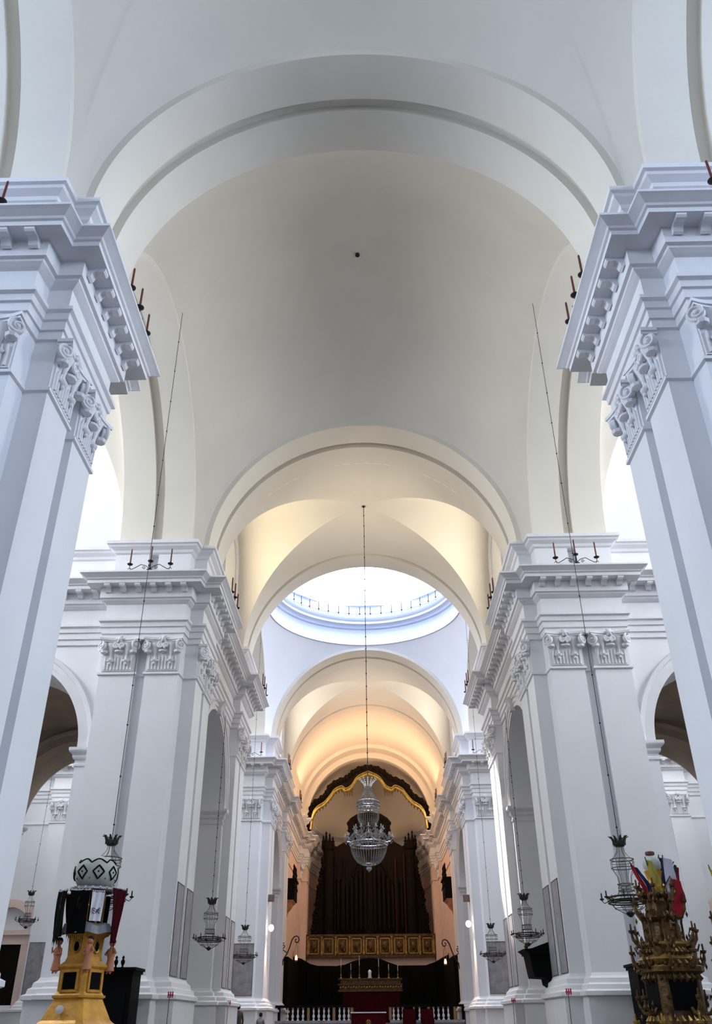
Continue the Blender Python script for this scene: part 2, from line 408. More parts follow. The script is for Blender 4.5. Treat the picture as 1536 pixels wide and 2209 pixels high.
def near_block(sx, label):
    f = 10.12; back = 13.40; yc = (f+back)/2
    r = empty('wall_' + side_name(sx), (0, 0, 0), label, 'wall', 'nave walls', 'structure')
    A = [(7.78, f), (6.73, f), (6.73, f+.22), (6.43, f+.22), (6.43, f), (5.45, f), (XC, f+.46), (XN, f+.46),
         (XN, f+1.48), (XG, f+1.48), (XG, back-1.48), (XN, back-1.48), (XN, back-.46), (XC, back-.46), (5.45, back), (6.43, back), (6.43, back-.22), (6.73, back-.22), (6.73, back), (7.78, back)]
    B = [A[0], A[5], A[6], A[7], A[12], A[13], A[14], A[19]]
    mb = MB(); sweep(mb, [(8.2, back-.4), (8.2, f+.4), (7.78, f+.4)]+B+[(7.78, back-.4)], [(.06,0),(.06,2.02),(.11,2.05),(.11,2.12),(.05,2.15),(.05,2.2),(0,2.3)], sx, True); mb.build('pedestal', 'stucco', r)
    mb = MB(); sweep(mb, [(8.2, back-.4), (8.2, f+.4), (7.78, f+.4)]+A+[(7.78, back-.4)], [(0,2.3),(0,AZ)], sx, True); sweep(mb, [(7.78, f+.4)]+A+[(7.78, back-.4)], PR_SHAFT, sx); mb.build('pier', 'plaster', r)
    run = [(OUT, f+.4), (7.78, f+.4)]+B+[(7.78, back-.4), (OUT, back-.4)]
    runA = [(OUT, f+.4), (7.78, f+.4)]+A+[(7.78, back-.4), (OUT, back-.4)]
    mb = MB(); sweep(mb, run, PR_ENT, sx); sweep(mb, run, PR_PTOP, sx); modillions(mb, sx, run, .46); mb.build('entablature', 'stucco', r)
    mb = MB(); sweep(mb, runA, PR_PAR, sx); mb.build('parapet', 'plaster', r)
    fy = lambda u, z, d: (sx*u, d, z)
    mb = MB()
    for y in (f+.4, back-.4): archpanel(mb, 7.78, OUT, AZ, 11.5, AX, AZ, AR, fy, y)
    archsweep(mb, AX, AZ, [(AR, f+.4), (AR, back-.4)], fy)
    for y in (f+.4, back-.4): mb.add([(sx*13.7, y, 0), (sx*OUT, y, 0), (sx*OUT, y, AZ), (sx*13.7, y, AZ)], [(0, 1, 2, 3)])
    mb.build('arch_wall', 'plaster', r)
    for a in (7.25, 5.94): cap_front(r, sx, a, f)
    for y in (f+.97, back-.97): cap_nave(r, sx, y)
    capital(r, sx*5.94, back, pi)
    return r

for sx in (-1, 1):
    s = side_name(sx)
    near_block(sx, f'white pier with paired pilasters at the {s} edge, in front of everything')
    nave_block(sx, 23.5, f'{s} nave wall with aisle arch between the big vault and the dome')
    nave_block(sx, 44.5, f'{s} chancel wall beyond the dome, running up to the altar', True)

# ------------------------------------------------------------------ vaults
def fyv(u, z, d): return (u, d, z)
def fxv(sx): return lambda u, z, d: (sx*d, u, z)
def arch_nave(r, y0, y1, gap=True, fill=.17):
    mb = MB(); R = 5.0
    if gap:
        m0, m1 = y0+1.03, y1-1.03
        P = [(R+fill, y0), (R, y0), (R, m0), (R+.2, m0), (R+.2, m1), (R, m1), (R, y1), (R+fill, y1)]
    else: P = [(R+fill, y0), (R, y0), (R, y1), (R+fill, y1)]
    archsweep(mb, 0, ZS, P, fyv, 72)
    return mb.build('arch_band', 'vault', r, 40)
def arch_side(r, sx, yc, R, fo, a0=5.45, a1=7.78):
    mb = MB(); P = [(fo, a0), (R, a0), (R, 6.43), (R+.2, 6.43), (R+.2, 6.73), (R, 6.73), (R, a1), (R+.4, a1)]
    archsweep(mb, yc, ZS, P, fxv(sx), 64)
    mb.build('arch_band', 'vault', r, 40)
def sail(r, yc, a, y0, y1, R, rho=0.0, m='vault', name='sail_vault'):
    """spherical vault over the crossing, cut by the four arch planes, open above radius rho"""
    mb = MB(); k = 26; rows = []; T_ = [2*pi*i/480 for i in range(480)]
    for sx_ in (-1, 1):
        for yy in (y0, y1):
            T_.append(atan2(yy-yc, sx_*a) % (2*pi))
            for q in (math.acos(min(1, a/R)),): T_ += [q, pi-q, pi+q, 2*pi-q]
            q = math.asin(min(1, abs(yy-yc)/R)); T_ += [q, pi-q, pi+q, 2*pi-q]
    for t in sorted(T_):
        c, s = cos(t), sin(t)
        lim = R*.9999
        if abs(c) > 1e-6: lim = min(lim, a/abs(c))
        if s > 1e-6: lim = min(lim, (y1-yc)/s)
        if s < -1e-6: lim = min(lim, (yc-y0)/-s)
        p0 = math.acos(lim/R); p1 = math.acos(rho/R) if rho > 0 else pi/2
        rows.append([(R*cos(p0+(p1-p0)*j/k)*c, yc+R*cos(p0+(p1-p0)*j/k)*s, ZS+R*sin(p0+(p1-p0)*j/k)) for j in range(k+1)])
    rows.append(rows[0]); mb.grid(rows)
    o = mb.build(name, m, r, 50)
    for sx_ in (-1, 1):
        for q, yy in ((-1, y0), (1, y1)):
            if yy < 0: continue
            e = .45 if R < 8 else .42
            mb = MB(); mb.grid([[(sx_*5.46, yy-q*e, z), (sx_*5.41, yy+q*.02, z), (sx_*5.02, yy+q*.02, z)] for z in (14.5, 16.4)]); mb.build('corner_infill', m, r)
    return o
def groin(r, x0, x1, y0, y1, H=5.0, m='vault', side_ext=None):
    xc, yc = (x0+x1)/2, (y0+y1)/2; a, b = (x1-x0)/2, (y1-y0)/2; n = 40
    mb = MB()
    for s in (-1, 1):       # webs toward the y ends: height follows x
        lo, hi = [], []
        for k in range(n+1):
            t = -cos(pi*k/n); z = ZS+H*sqrt(max(0, 1-t*t))
            lo.append((xc+a*t, yc+s*b*abs(t), z)); hi.append((xc+a*t, yc+s*b, z))
        mb.grid([lo, hi])
        lo, hi = [], []
        for k in range(n+1):
            t = -cos(pi*k/n); z = ZS+H*sqrt(max(0, 1-t*t))
            lo.append((xc+s*a*abs(t), yc+b*t, z)); hi.append((xc+s*(a+(side_ext or 0)), yc+b*t, z))
        mb.grid([lo, hi])
    return mb.build('groin_vault', m, r, 50)

def wall_window(r, sx, yc, hw, z0, zs, X, surround=True, m='pane'):
    """arched window in a lunette at a=X: reveal, pane, glazing bars, moulded surround"""
    fx = fxv(sx)
    mb = MB()
    mb.grid([[(sx*X, yc-hw, z0), (sx*X, yc-hw, zs)], [(sx*(X+.5), yc-hw, z0), (sx*(X+.5), yc-hw, zs)]])
    mb.grid([[(sx*X, yc+hw, z0), (sx*X, yc+hw, zs)], [(sx*(X+.5), yc+hw, z0), (sx*(X+.5), yc+hw, zs)]])
    mb.grid([[(sx*X, yc-hw, z0), (sx*X, yc+hw, z0)], [(sx*(X+.5), yc-hw, z0), (sx*(X+.5), yc+hw, z0)]])
    archsweep(mb, yc, zs, [(hw, X), (hw, X+.5)], fx); mb.build('window_reveal', 'plaster', r)
    if surround:
        mb = MB(); P = [(hw, X), (hw, X-.06), (hw+.12, X-.06), (hw+.12, X-.1), (hw+.24, X-.1), (hw+.28, X-.16), (hw+.36, X-.16), (hw+.38, X)]
        archsweep(mb, yc, zs, P, fx)
        for s in (-1, 1):
            mb.grid([[(sx*d, yc+s*rr, zs) for rr, d in P], [(sx*d, yc+s*rr, z0+.2) for rr, d in P]])
        mb.build('window_surround', 'stucco', r)
    mb = MB(); pts = [(sx*(X+.45), yc-hw, z0), (sx*(X+.45), yc+hw, z0)] + [(sx*(X+.45), yc+hw*cos(pi*k/20), zs+hw*sin(pi*k/20)) for k in range(21)]
    mb.add(pts, [tuple(range(len(pts)))]); mb.build('window_pane', m, r)
    mb = MB()
    for k in (-1, 0, 1): mb.box(min(sx*(X+.38), sx*(X+.44)), max(sx*(X+.38), sx*(X+.44)), yc+k*hw*.5-.025, yc+k*hw*.5+.025, z0, zs+hw*(.99 if k == 0 else .85))
    z = z0+.6
    while z < zs+.3: mb.box(min(sx*(X+.38), sx*(X+.44)), max(sx*(X+.38), sx*(X+.44)), yc-hw, yc+hw, z-.02, z+.02); z += .6
    mb.build('glazing_bars', 'grey_iron', r)

def lunette_windows(r, yc, b, X=XW, hw=1.15, z0=15.2, zs=17.3, H=5.0, left='pane', right='pane'):
    for sx in (-1, 1):
        fx = fxv(sx); mb = MB(); n = 40
        # wall of the lunette with the window hole
        archpanel(mb, yc-hw-.001, yc+hw+.001, z0, zs+hw+.02, yc, zs, hw, fx, X)
        mb.add([fx(yc-b, 14.6, X), fx(yc+b, 14.6, X), fx(yc+b, z0, X), fx(yc-b, z0, X)], [(0, 1, 2, 3)])
        top = zs+hw+.02
        for s in (-1, 1):
            pts = []
            for k in range(21):
                z = z0+(top-z0)*k/20; e = b*sqrt(max(0, 1-((z-ZS)/H)**2))
                pts.append((fx(yc+s*hw, z, X), fx(yc+s*max(hw, e), z, X)))
            mb.grid([[p[0] for p in pts], [p[1] for p in pts]])
        pts = []
        for k in range(13):
            z = top+(ZS+H-top)*k/12; e = b*sqrt(max(0, 1-((z-ZS)/H)**2)); pts.append((fx(yc-e, z, X), fx(yc+e, z, X)))
        mb.grid([[p[0] for p in pts], [p[1] for p in pts]])
        mb.build('lunette_wall', 'plaster', r)
        wall_window(r, sx, yc, hw, z0, zs, X, True, left if sx < 0 else right)

def transept(r, yc, b, R, sx, z0=15.4):
    """side arm: groin bay, then a plain barrel to the end wall with a big window"""
    xa, xb = (7.78, 14.2) if sx > 0 else (-14.2, -7.78)
    groin(r, xa, xb, yc-b, yc+b, R)
    mb = MB(); archsweep(mb, yc, ZS, [(b, 14.2), (b, OUT)], fxv(sx), 48, ell=R/b); mb.build('barrel_vault', 'vault', r, 50)
    mb = MB()
    for s in (-1, 1):   # lunettes above the cornice on the long sides
        n = 30; uc, a = 10.99, 3.21
        arc = [(sx*(uc+a*cos(pi*k/n)), yc+s*b, ZS+R*sin(pi*k/n)) for k in range(n+1)]
        base = [(p[0], p[1], 14.6) for p in arc]; mb.grid([arc, base])
    mb.build('lunette_wall', 'plaster', r)
    mb = MB(); fx = fxv(sx)
    archpanel(mb, yc-b, yc+b, 0, 21, yc, 16.2, 2.2, fx, OUT) if False else mb.add([fx(yc-b-.5, 0, OUT), fx(yc+b+.5, 0, OUT), fx(yc+b+.5, 21, OUT), fx(yc-b-.5, 21, OUT)], [(0, 1, 2, 3)])
    mb.build('end_wall', 'plaster', r)

ceil0 = empty('ceiling', (0, 0, 0), 'smooth white sail vault overhead at the top edge of the photo', 'ceiling', None, 'structure')
ceilA = empty('ceiling', (0, 0, 0), 'large smooth white sail vault filling the middle, with tiny central hole', 'ceiling', None, 'structure')
ceilB = empty('ceiling', (0, 0, 0), 'groin vault with warm side windows in front of the dome', 'ceiling', None, 'structure')
ceilC = empty('ceiling', (0, 0, 0), 'bright dome drum ringed by small lamps above its cornice', 'ceiling', None, 'structure')
ceilD = empty('ceiling', (0, 0, 0), 'groin vault behind the dome, in front of the orange lit vault', 'ceiling', None, 'structure')
ceilE = empty('ceiling', (0, 0, 0), 'orange lit barrel vault above the altar with shaded apse arch', 'ceiling', None, 'structure')
# bay over the viewer
sail(ceil0, 4.3, 5.45, -1.98, 10.58, sqrt(5.17**2+6.28**2))
arch_nave(ceil0, 10.58, 12.94)
for sx in (-1, 1): arch_side(ceil0, sx, 4.3, 5.86, 6.1)
# big crossing
sail(ceilA, 18.45, 5.45, 12.94, 23.95, sqrt(5.17**2+5.5**2))
arch_nave(ceilA, 23.95, 26.3)
for sx in (-1, 1):
    arch_side(ceilA, sx, 18.45, 5.05, 5.3); transept(ceilA, 18.45, 5.45, 5.4, sx)
mb = MB(); mb.lathe([(.07, 0), (.07, .06), (.03, .08)], (0, 18.45, ZS+sqrt(5.17**2+5.5**2)-.07), 10); mb.build('vault_hole', 'iron', ceilA)
# groin bay in front of the dome
groin(ceilB, -5.0, 5.0, 26.3, 32.45, side_ext=.3); lunette_windows(ceilB, 29.375, 3.075, left='pane_warm', right='pane_warm')
arch_nave(ceilB, 32.45, 34.8)
# dome crossing
YD = 39.875; RD = sqrt(5.17**2+5.075**2)
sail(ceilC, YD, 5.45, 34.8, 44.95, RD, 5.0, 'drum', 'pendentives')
for sx in (-1, 1): arch_side(ceilC, sx, YD, 4.62, 4.85); transept(ceilC, YD, 5.0, 5.0, sx)
zr = ZS+sqrt(RD**2-5.0**2)
mb = MB()
DP = [(5.02, zr-.02), (4.94, zr), (4.94, zr+.10), (5.02, zr+.13), (5.02, 20.86), (4.92, 20.90), (4.90, 20.98), (4.84, 21.04), (4.70, 21.10), (4.70, 21.24), (4.64, 21.30), (4.60, 21.40), (4.58, 21.46), (5.15, 21.5), (5.15, 21.9), (5.10, 21.92), (5.10, 22.0), (5.15, 22.02), (5.15, 22.4)]
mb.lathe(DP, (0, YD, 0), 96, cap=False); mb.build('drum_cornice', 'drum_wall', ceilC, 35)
mb = MB(); N = 8
def cyl(t, z, rr=5.15): return (rr*sin(t), YD+rr*cos(t), z)
for k in range(N):
    t0 = (k-.5)*2*pi/N; t1 = (k+.5)*2*pi/N; tc = k*2*pi/N; hw = .25
    z0, z1, zt = 22.4, 25.0, 27.2
    m_ = 12
    mb.grid([[cyl(t0+(tc-hw-t0)*i/6, z) for i in range(7)] for z in (z0, zt)])
    mb.grid([[cyl(tc+hw+(t1-tc-hw)*i/6, z) for i in range(7)] for z in (z0, zt)])
    ar = [cyl(tc-hw*cos(pi*i/m_), z1+1.2*sin(pi*i/m_)) for i in range(m_+1)]
    mb.grid([ar, [cyl(tc-hw*cos(pi*i/m_), zt) for i in range(m_+1)]])
    # reveals
    full = [cyl(tc-hw, z0)] + ar + [cyl(tc+hw, z0)]
    out = [cyl(tc-hw, z0, 5.7)] + [cyl(tc-hw*cos(pi*i/m_), z1+1.2*sin(pi*i/m_), 5.7) for i in range(m_+1)] + [cyl(tc+hw, z0, 5.7)]
    mb.grid([full, out]); mb.grid([[cyl(tc-hw, z0), cyl(tc+hw, z0)], [cyl(tc-hw, z0, 5.7), cyl(tc+hw, z0, 5.7)]])
    p = MB(); p.add(out, [tuple(range(len(out)))]); p.build('window_pane', 'pane_drum', ceilC)
mb.lathe([(5.15, 27.2), (4.95, 27.25), (4.95, 27.45), (5.15, 27.5)] + [(5.15*cos(a), 27.5+5.15*sin(a)) for a in [i*.115 for i in range(1, 13)]], (0, YD, 0), 64, cap=False)
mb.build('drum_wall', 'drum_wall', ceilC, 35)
arch_nave(ceilC, 44.95, 47.3)
# groin bay behind the dome
groin(ceilD, -5.0, 5.0, 47.3, 53.45, side_ext=.3); lunette_windows(ceilD, 50.375, 3.075)
arch_nave(ceilD, 53.45, 55.8)
# arched windows in the transept end walls
for sx in (-1, 1):
    for par, yy in ((ceil0, 4.0), (ceilA, 18.45), (ceilC, YD)):
        wall_window(par, sx, yy, 2.6, 15.0, 16.6, 18.45)
# chancel barrel and apse
mb = MB(); archsweep(mb, 0, ZS, [(5.2, 55.8), (5.2, 64.6), (4.95, 64.6), (4.95, 66.0), (4.55, 66.0), (4.55, 69.5)], fyv, 60)
rows = []
for i in range(13):
    a = pi/2*i/12; rows.append([(4.55*cos(a)*cos(pi*k/40), 69.5+5*sin(a), ZS+4.55*cos(a)*sin(pi*k/40)) for k in range(41)])
mb.grid(rows); mb.build('chancel_vault', 'vault', ceilE, 40)
ch = empty('wall_back', (0, 0, 0), 'pink tinted apse wall curving behind the dark altarpiece', 'wall', None, 'structure')
for sx in (-1, 1):
    path = [(5.2, 55.8), (5.2, 64.6), (4.95, 64.6), (4.95, 66.0), (4.55, 66.0), (4.55, 69.0), (4.2, 71.2), (3.2, 73.0), (1.6, 74.2), (0, 74.5)]
    mb = MB(); sweep(mb, path, [(0, 0), (0, 10.36), (.05, 10.38), (.05, 10.44), (0, 10.47), (0, 11.47)], sx); mb.build('apse_wall', 'pink', ch)
    capital(ch, sx*4.95, 65.3, -sx*pi/2)
    # solid ends outside the chancel
mb = MB(); mb.box(-25, 25, -9, 80, -.3, 0); tag(mb.build('floor', 'floor'), 'pale stone church floor at the bottom edge', 'floor', kind='structure')
# rear wall of the church behind the viewer, with open doorway and big window
r = empty('wall_front', (0, 0, 0), 'white entrance wall behind the viewer', 'wall', None, 'structure')
mb = MB()
for (x0, x1, z0, z1) in ((-21, -4.5, 0, 23), (4.5, 21, 0, 23), (-4.5, 4.5, 0, 5), (-4.5, 4.5, 15, 23)): mb.box(x0, x1, -8.6, -8.2, z0, z1)
mb.build('entrance_wall', 'plaster', r)
for sx in (-1, 1):
    mb = MB(); mb.add([(sx*OUT, -8.2, 0), (sx*OUT, 13.4, 0), (sx*OUT, 13.4, 23), (sx*OUT, -8.2, 23)], [(0, 1, 2, 3)])
    tag(mb.build('wall_' + side_name(sx), 'plaster'), f'plain {side_name(sx)} outer wall beside the viewer', 'wall', kind='structure')
mb = MB(); mb.add([(-21, -8.6, 34), (21, -8.6, 34), (21, 78, 34), (-21, 78, 34), (-21, -8.6, 0), (21, -8.6, 0), (21, 78, 0), (-21, 78, 0)], [(0, 1, 2, 3), (0, 3, 7, 4), (1, 2, 6, 5), (2, 3, 7, 6)])  # outer shell added to stop outside light leaking through cracks
mb.add([(-21, -8.6, 23), (21, -8.6, 23), (21, -8.6, 34), (-21, -8.6, 34)], [(0, 1, 2, 3)])
tag(mb.build('ceiling', 'plaster'), 'outer roof around the church, added out of view to block stray light', 'shell', kind='structure')

# ------------------------------------------------------------------ things
rnd = random.Random(7)
def arc_pts(c, r, a0, a1, n, f=lambda x, z: (x, 0, z)):
    return [f(c[0]+r*cos(a0+(a1-a0)*k/n), c[1]+r*sin(a0+(a1-a0)*k/n)) for k in range(n+1)]

# marble panels let into the pilasters
def plaque(x, y, sx, label, w_=.84, h=2.15, front=False, z0=2.66, m='marble'):
    r = empty('marble_panel', (x, y, z0), label, 'panel', 'marble panels on the pilasters', rz=0 if front else -sx*pi/2)
    mb = MB(); mb.box(-w_/2, w_/2, -.012, .03, 0, h); mb.build('slab', m, r)
    mb = MB()
    for (a, b, c, d) in ((-w_/2-.02, -w_/2, -.02, h+.02), (w_/2, w_/2+.02, -.02, h+.02), (-w_/2, w_/2, -.02, 0), (-w_/2, w_/2, h, h+.02)):
        mb.box(a, b, -.02, .03, c, d)
    mb.build('edging', 'line', r)
for sx, s in ((-1, 'left'), (1, 'right')):
    plaque(sx*XN, 24.48, sx, f'grey marble panel on the first {s} pilaster of the large pier under the big vault')
    plaque(sx*XN, 25.80, sx, f'grey marble panel on the second {s} pilaster of the large pier under the big vault')
    plaque(sx*XN, 32.95, sx, f'pale marble panel on the first {s} pilaster just before the dome', m='pale_marble')
    plaque(sx*XN, 34.28, sx, f'pale marble panel on the second {s} pilaster just before the dome', m='pale_marble')
    plaque(sx*5.93, 44.5, sx, f'dark grey marble slab on the {s} pier beyond the dome, behind a hanging lamp', .90, 2.1, True, 2.72, 'dark_marble')
plaque(-15.7, 44.5, -1, 'dark marble slab on the far left side pilaster, seen through the aisle arch', .8, 2.15, True, 2.8, 'dark_marble')

# crown shaped hanging lamps
def crown_lamp(x, y, ztop, s, ceil, label):
    r = empty('hanging_lamp', (x, y, ztop), label, 'lamp', 'crown shaped hanging lamps')
    mb = MB(); mb.lathe([(.05, -.16), (.10, -.15), (.11, -.10), (.10, -.06)], n=12)
    for k in range(8):
        a = 2*pi*k/8; c_, s_ = cos(a), sin(a)
        pts = [(.10, -.12), (.11, -.04), (.15, .03), (.21, .04)]
        mb.tube([(q*c_, q*s_, z) for q, z in pts], [.035, .032, .02, .005], 5)
    mb.build('crown', 'iron', r)
    mb = MB(); mb.tube([(0, 0, ceil-ztop), (0, 0, -.1)], .008, 5)
    for k in range(14):
        z = .3+(ceil-ztop-.5)*k/14+rnd.uniform(-.1, .1); mb.ball((0, 0, z), .022, 6, 4)
    mb.build('cable', 'iron', r)
    mb = MB()
    def ring(rr, z, t=.008): mb.ring((0, 0, z), rr, t, 28, 4)
    R1 = .25*s; ring(R1, -.40, .012); ring(R1, -.46, .006); ring(R1, -.56, .010)
    for k in range(8):
        a = 2*pi*k/8; c_, s_ = cos(a), sin(a)
        mb.tube([(q*c_, q*s_, z) for q, z in ((.06, -.15), (.08, -.25), (R1*.7, -.36), (R1, -.40), (R1, -.56), (R1*.62, -.72), (R1*.55, -.86))], .006, 4)
    mb.build('upper_cage', 'grey_iron', r)
    mb = MB()
    R2 = .17*s
    for z, t in ((-.86, .012), (-.92, .006), (-.98, .012)): ring(R2, z, t)
    for k in range(10):
        a = 2*pi*k/10; c_, s_ = cos(a), sin(a)
        mb.tube([(q*c_, q*s_, z) for q, z in ((R2*.8, -.86), (R2, -.92), (R2, -1.0), (R2*1.25, -1.06), (.42*s, -1.12))], .006, 4)
    mb.build('lower_cage', 'grey_iron', r)
    mb = MB(); R3 = .42*s
    for z, t in ((-1.10, .018), (-1.16, .012), (-1.20, .014)): ring(R3, z, t)
    ring(.30*s, -1.30, .006)
    for k in range(8):
        a = 2*pi*k/8; mb.tube([(R3*cos(a), R3*sin(a), -1.18), (.30*s*cos(a), .30*s*sin(a), -1.30), (.04*cos(a), .04*sin(a), -1.42)], .006, 4)
    mb.lathe([(.02, -1.46), (.07, -1.42), (.08, -1.38), (.02, -1.34)], n=10)
    mb.build('candle_ring', 'iron', r)
    cup = None
    for k in range(8):
        a = 2*pi*(k+.5)/8
        if cup is None:
            mb = MB(); mb.tube([(0, 0, -.02), (.08, 0, -.05), (.12, 0, 0)], .008, 4)
            mb.lathe([(.01, 0), (.04, .02), (.045, .04), (.015, .045), (.014, .13), (.002, .15)], (.12, 0, 0), 8)
            cup = mb.build('candle_cup', 'iron', r); o = cup
        else:
            o = cup.copy(); COL.objects.link(o)
        o.location = (R3*cos(a), R3*sin(a), -1.14); o.rotation_euler = (0, 0, a)
    return r
crown_lamp(-5.28, 18.5, 4.94, 1.0, 19.9, 'dark crown lamp on a long cable in front of the large left pier')
crown_lamp(5.2, 18.4, 4.80, .92, 19.9, 'dark crown lamp hanging in front of the large right pier, beside the flags')
crown_lamp(-4.98, 29.4, 5.01, .9, 11.0, 'crown lamp hanging in the left nave arch, before the shaded aisle wall')
crown_lamp(4.95, 29.4, 5.05, .9, 11.0, 'reddish crown lamp hanging in the right nave arch above the black object')
crown_lamp(-5.30, 39.9, 5.17, 1.1, 19.2, 'small far crown lamp over the dark marble slab of the left dome pier')
crown_lamp(5.15, 39.9, 5.15, 1.0, 19.2, 'small far crown lamp over the dark marble slab of the right dome pier')
crown_lamp(-14.75, 39.9, 6.6, .8, 19.0, 'far left lamp cable seen through the dark aisle arch')

# three-candle brackets standing on the cornice
def make_bracket():
    r = empty('candle_bracket', (0, 0, 0), 'x', 'candle bracket', 'candle brackets along the cornice')
    mb = MB(); mb.lathe([(.09, 0), (.10, .02), (.03, .05), (.02, .30)], n=8)
    for s in (-1, 1):
        pts = [(s*.02, 0, .06), (s*.12, 0, .16), (s*.28, 0, .21), (s*.42, 0, .12), (s*.54, 0, .05), (s*.62, 0, .08), (s*.62, 0, .18)]
        mb.tube(pts, .012, 5)
        mb.tube([(s*(.18+.06*(1-k/14)*cos(k*.7)), 0, .09+.06*(1-k/14)*sin(k*.7)) for k in range(14)], .009, 5)
        mb.tube([(s*(.62+.05*cos(k*.6)*(1-k/12)), 0, .05+.04*sin(k*.6)) for k in range(10)], .009, 5)
    mb.build('scroll_arms', 'iron', r)
    for x, z in ((0, .28), (-.62, .18), (.62, .18)):
        mb = MB(); mb.lathe([(.015, 0), (.05, .01), (.085, .035), (.088, .05), (.03, .055)], (x, 0, z), 12); c = mb.build('candle_cup', 'iron', r)
        mb = MB(); mb.lathe([(.024, .05), (.022, .54), (.012, .56), (.004, .58)], (x, 0, z), 8); mb.build('candle', 'candle', r)
    return r
BR = make_bracket(); first = True
for x, y, rz, lab in [
    (-4.28, 12.1, pi/2, 'three red candles on the cornice side of the nearest left pier'),
    (4.28, 12.0, pi/2, 'three red candles on the cornice side of the nearest right pier'),
    (-6.62, 9.45, 0, 'red candles on the front cornice at the left picture edge'),
    (6.65, 9.35, 0, 'red candles on the front cornice at the right picture edge'),
    (-6.48, 22.75, 0, 'three candle bracket above the front cornice of the large left pier'),
    (6.48, 22.75, 0, 'three candle bracket above the front cornice of the large right pier'),
    (-4.27, 25.4, pi/2, 'candle bracket on the nave side cornice of the large left pier'),
    (4.27, 25.7, pi/2, 'candle bracket on the nave side cornice of the large right pier'),
    (-4.27, 34.3, pi/2, 'candle bracket at the left cornice end just before the dome'),
    (4.27, 34.2, pi/2, 'candle bracket at the right cornice end just before the dome'),
    (-6.1, 43.75, 0, 'candle bracket on the front cornice of the left pier beyond the dome'),
    (6.1, 43.75, 0, 'candle bracket on the front cornice of the right pier beyond the dome'),
    (-4.27, 46.6, pi/2, 'candle bracket on the nave side of the left cornice just beyond the dome'),
    (4.27, 46.6, pi/2, 'candle bracket on the nave side of the right cornice just beyond the dome'),
    (-4.27, 54.9, pi/2, 'most distant candle bracket on the left cornice, beside the altar arch'),
    (4.27, 54.9, pi/2, 'most distant candle bracket on the right cornice, beside the altar arch')]:
    o = BR if first else copy_tree(BR); first = False
    o['label'] = lab; o.location = (x, y, 13.415); o.rotation_euler = (0, 0, rz)

# candles on the dome cornice
mb = MB(); mb.tube([(0, 0, 0), (0, 0, .26)], .012, 5); mb.lathe([(.01, .26), (.05, .28), (.055, .31), (.02, .33), (.018, .72), (.004, .74)], n=6)
rc = mb.mesh('ring_candle', 'iron')
for k in range(48):
    a = 2*pi*(k+.5)/48; o = bpy.data.objects.new('ring_candle', rc); COL.objects.link(o)
    o.location = (4.72*sin(a), YD+4.72*cos(a), 21.44); tag(o, 'thin candle standing on the ring cornice under the dome windows', 'candle', 'candles around the dome cornice')

# crystal chandelier
ch = empty('crystal_chandelier', (.05, 29.4, 8.74), 'large cut crystal chandelier with basket bottom, hanging before the organ', 'chandelier')
mb = MB(); mb.tube([(0, 0, 10.93), (0, 0, -.2)], .012, 6)
for k in range(22): mb.ball((0, 0, .4+k*.48), .028, 6, 4)
mb.lathe([(.07, 10.9), (.07, 10.95)], n=8); mb.build('cable', 'iron', ch)
def strands(mb, prof, n, r=.014, tw=0):
    """ropes of drops following a profile of (radius, z)"""
    for k in range(n):
        a = 2*pi*k/n
        for (r0, z0), (r1, z1) in zip(prof, prof[1:]):
            L = sqrt((r1-r0)**2+(z1-z0)**2); m_ = max(1, int(L/.045))
            for j in range(m_):
                t = (j+.5)/m_; q = r0+(r1-r0)*t; mb.octa((q*cos(a), q*sin(a), z0+(z1-z0)*t), r, L/m_*.52)
mb = MB()
for k in range(12):
    a = 2*pi*k/12
    for t in range(5):
        q = .12+.16*(t/4)**1.5; mb.octa((q*cos(a), q*sin(a), -.22+.2*t/4), .022, .045)
    mb.tube([(.1*cos(a), .1*sin(a), -.25), (.17*cos(a), .17*sin(a), -.1), (.29*cos(a), .29*sin(a), -.06)], .008, 4)
mb.build('top_crown', 'crystal', ch)
mb = MB(); strands(mb, [(.12, -.27), (.15, -.45), (.30, -.75)], 26, .013); mb.build('upper_strands', 'crystal', ch)
mb = MB()
for z, q in ((-.76, .35), (-.86, .37), (-.98, .37)):
    mb.ring((0, 0, z), q, .022, 32, 5)
mb.build('upper_band', 'silver', ch)
mb = MB()
for k in range(20):
    a = 2*pi*k/20; mb.octa((.375*cos(a), .375*sin(a), -.81), .034, .04); mb.octa((.375*cos(a+.15), .375*sin(a+.15), -.92), .034, .04)
mb.build('band_crystals', 'crystal', ch)
mb = MB(); strands(mb, [(.36, -1.0), (.355, -1.3), (.26, -1.55)], 34, .012); mb.build('middle_strands', 'crystal', ch)
mb = MB()
for k in range(12):
    a = 2*pi*k/12; c_, s_ = cos(a), sin(a)
    mb.tube([(q*c_, q*s_, z) for q, z in ((.10, -1.75), (.28, -1.85), (.44, -1.78), (.48, -1.66))], .014, 5)
    mb.tube([(q*c_, q*s_, z) for q, z in ((.2, -1.9), (.5, -2.06), (.74, -2.02), (.78, -1.93))], .014, 5)
    mb.lathe([(.02, 0), (.055, .02), (.06, .04), (.015, .045), (.013, .14)], (.48*c_, .48*s_, -1.66), 8)
    mb.lathe([(.02, 0), (.055, .02), (.06, .04), (.015, .045), (.013, .14)], (.78*c_, .78*s_, -1.93), 8)
mb.build('candle_arms', 'silver', ch)
mb = MB()
for k in range(150):
    t = rnd.random(); a = rnd.random()*2*pi; q = .26+.54*t; mb.octa((q*cos(a), q*sin(a), -1.66-.36*t+rnd.uniform(-.06, .04)), .022, .05)
strands(mb, [(.45, -1.72), (.66, -1.95), (.80, -2.06)], 22, .02); mb.build('sloping_crystals', 'crystal', ch)
mb = MB()
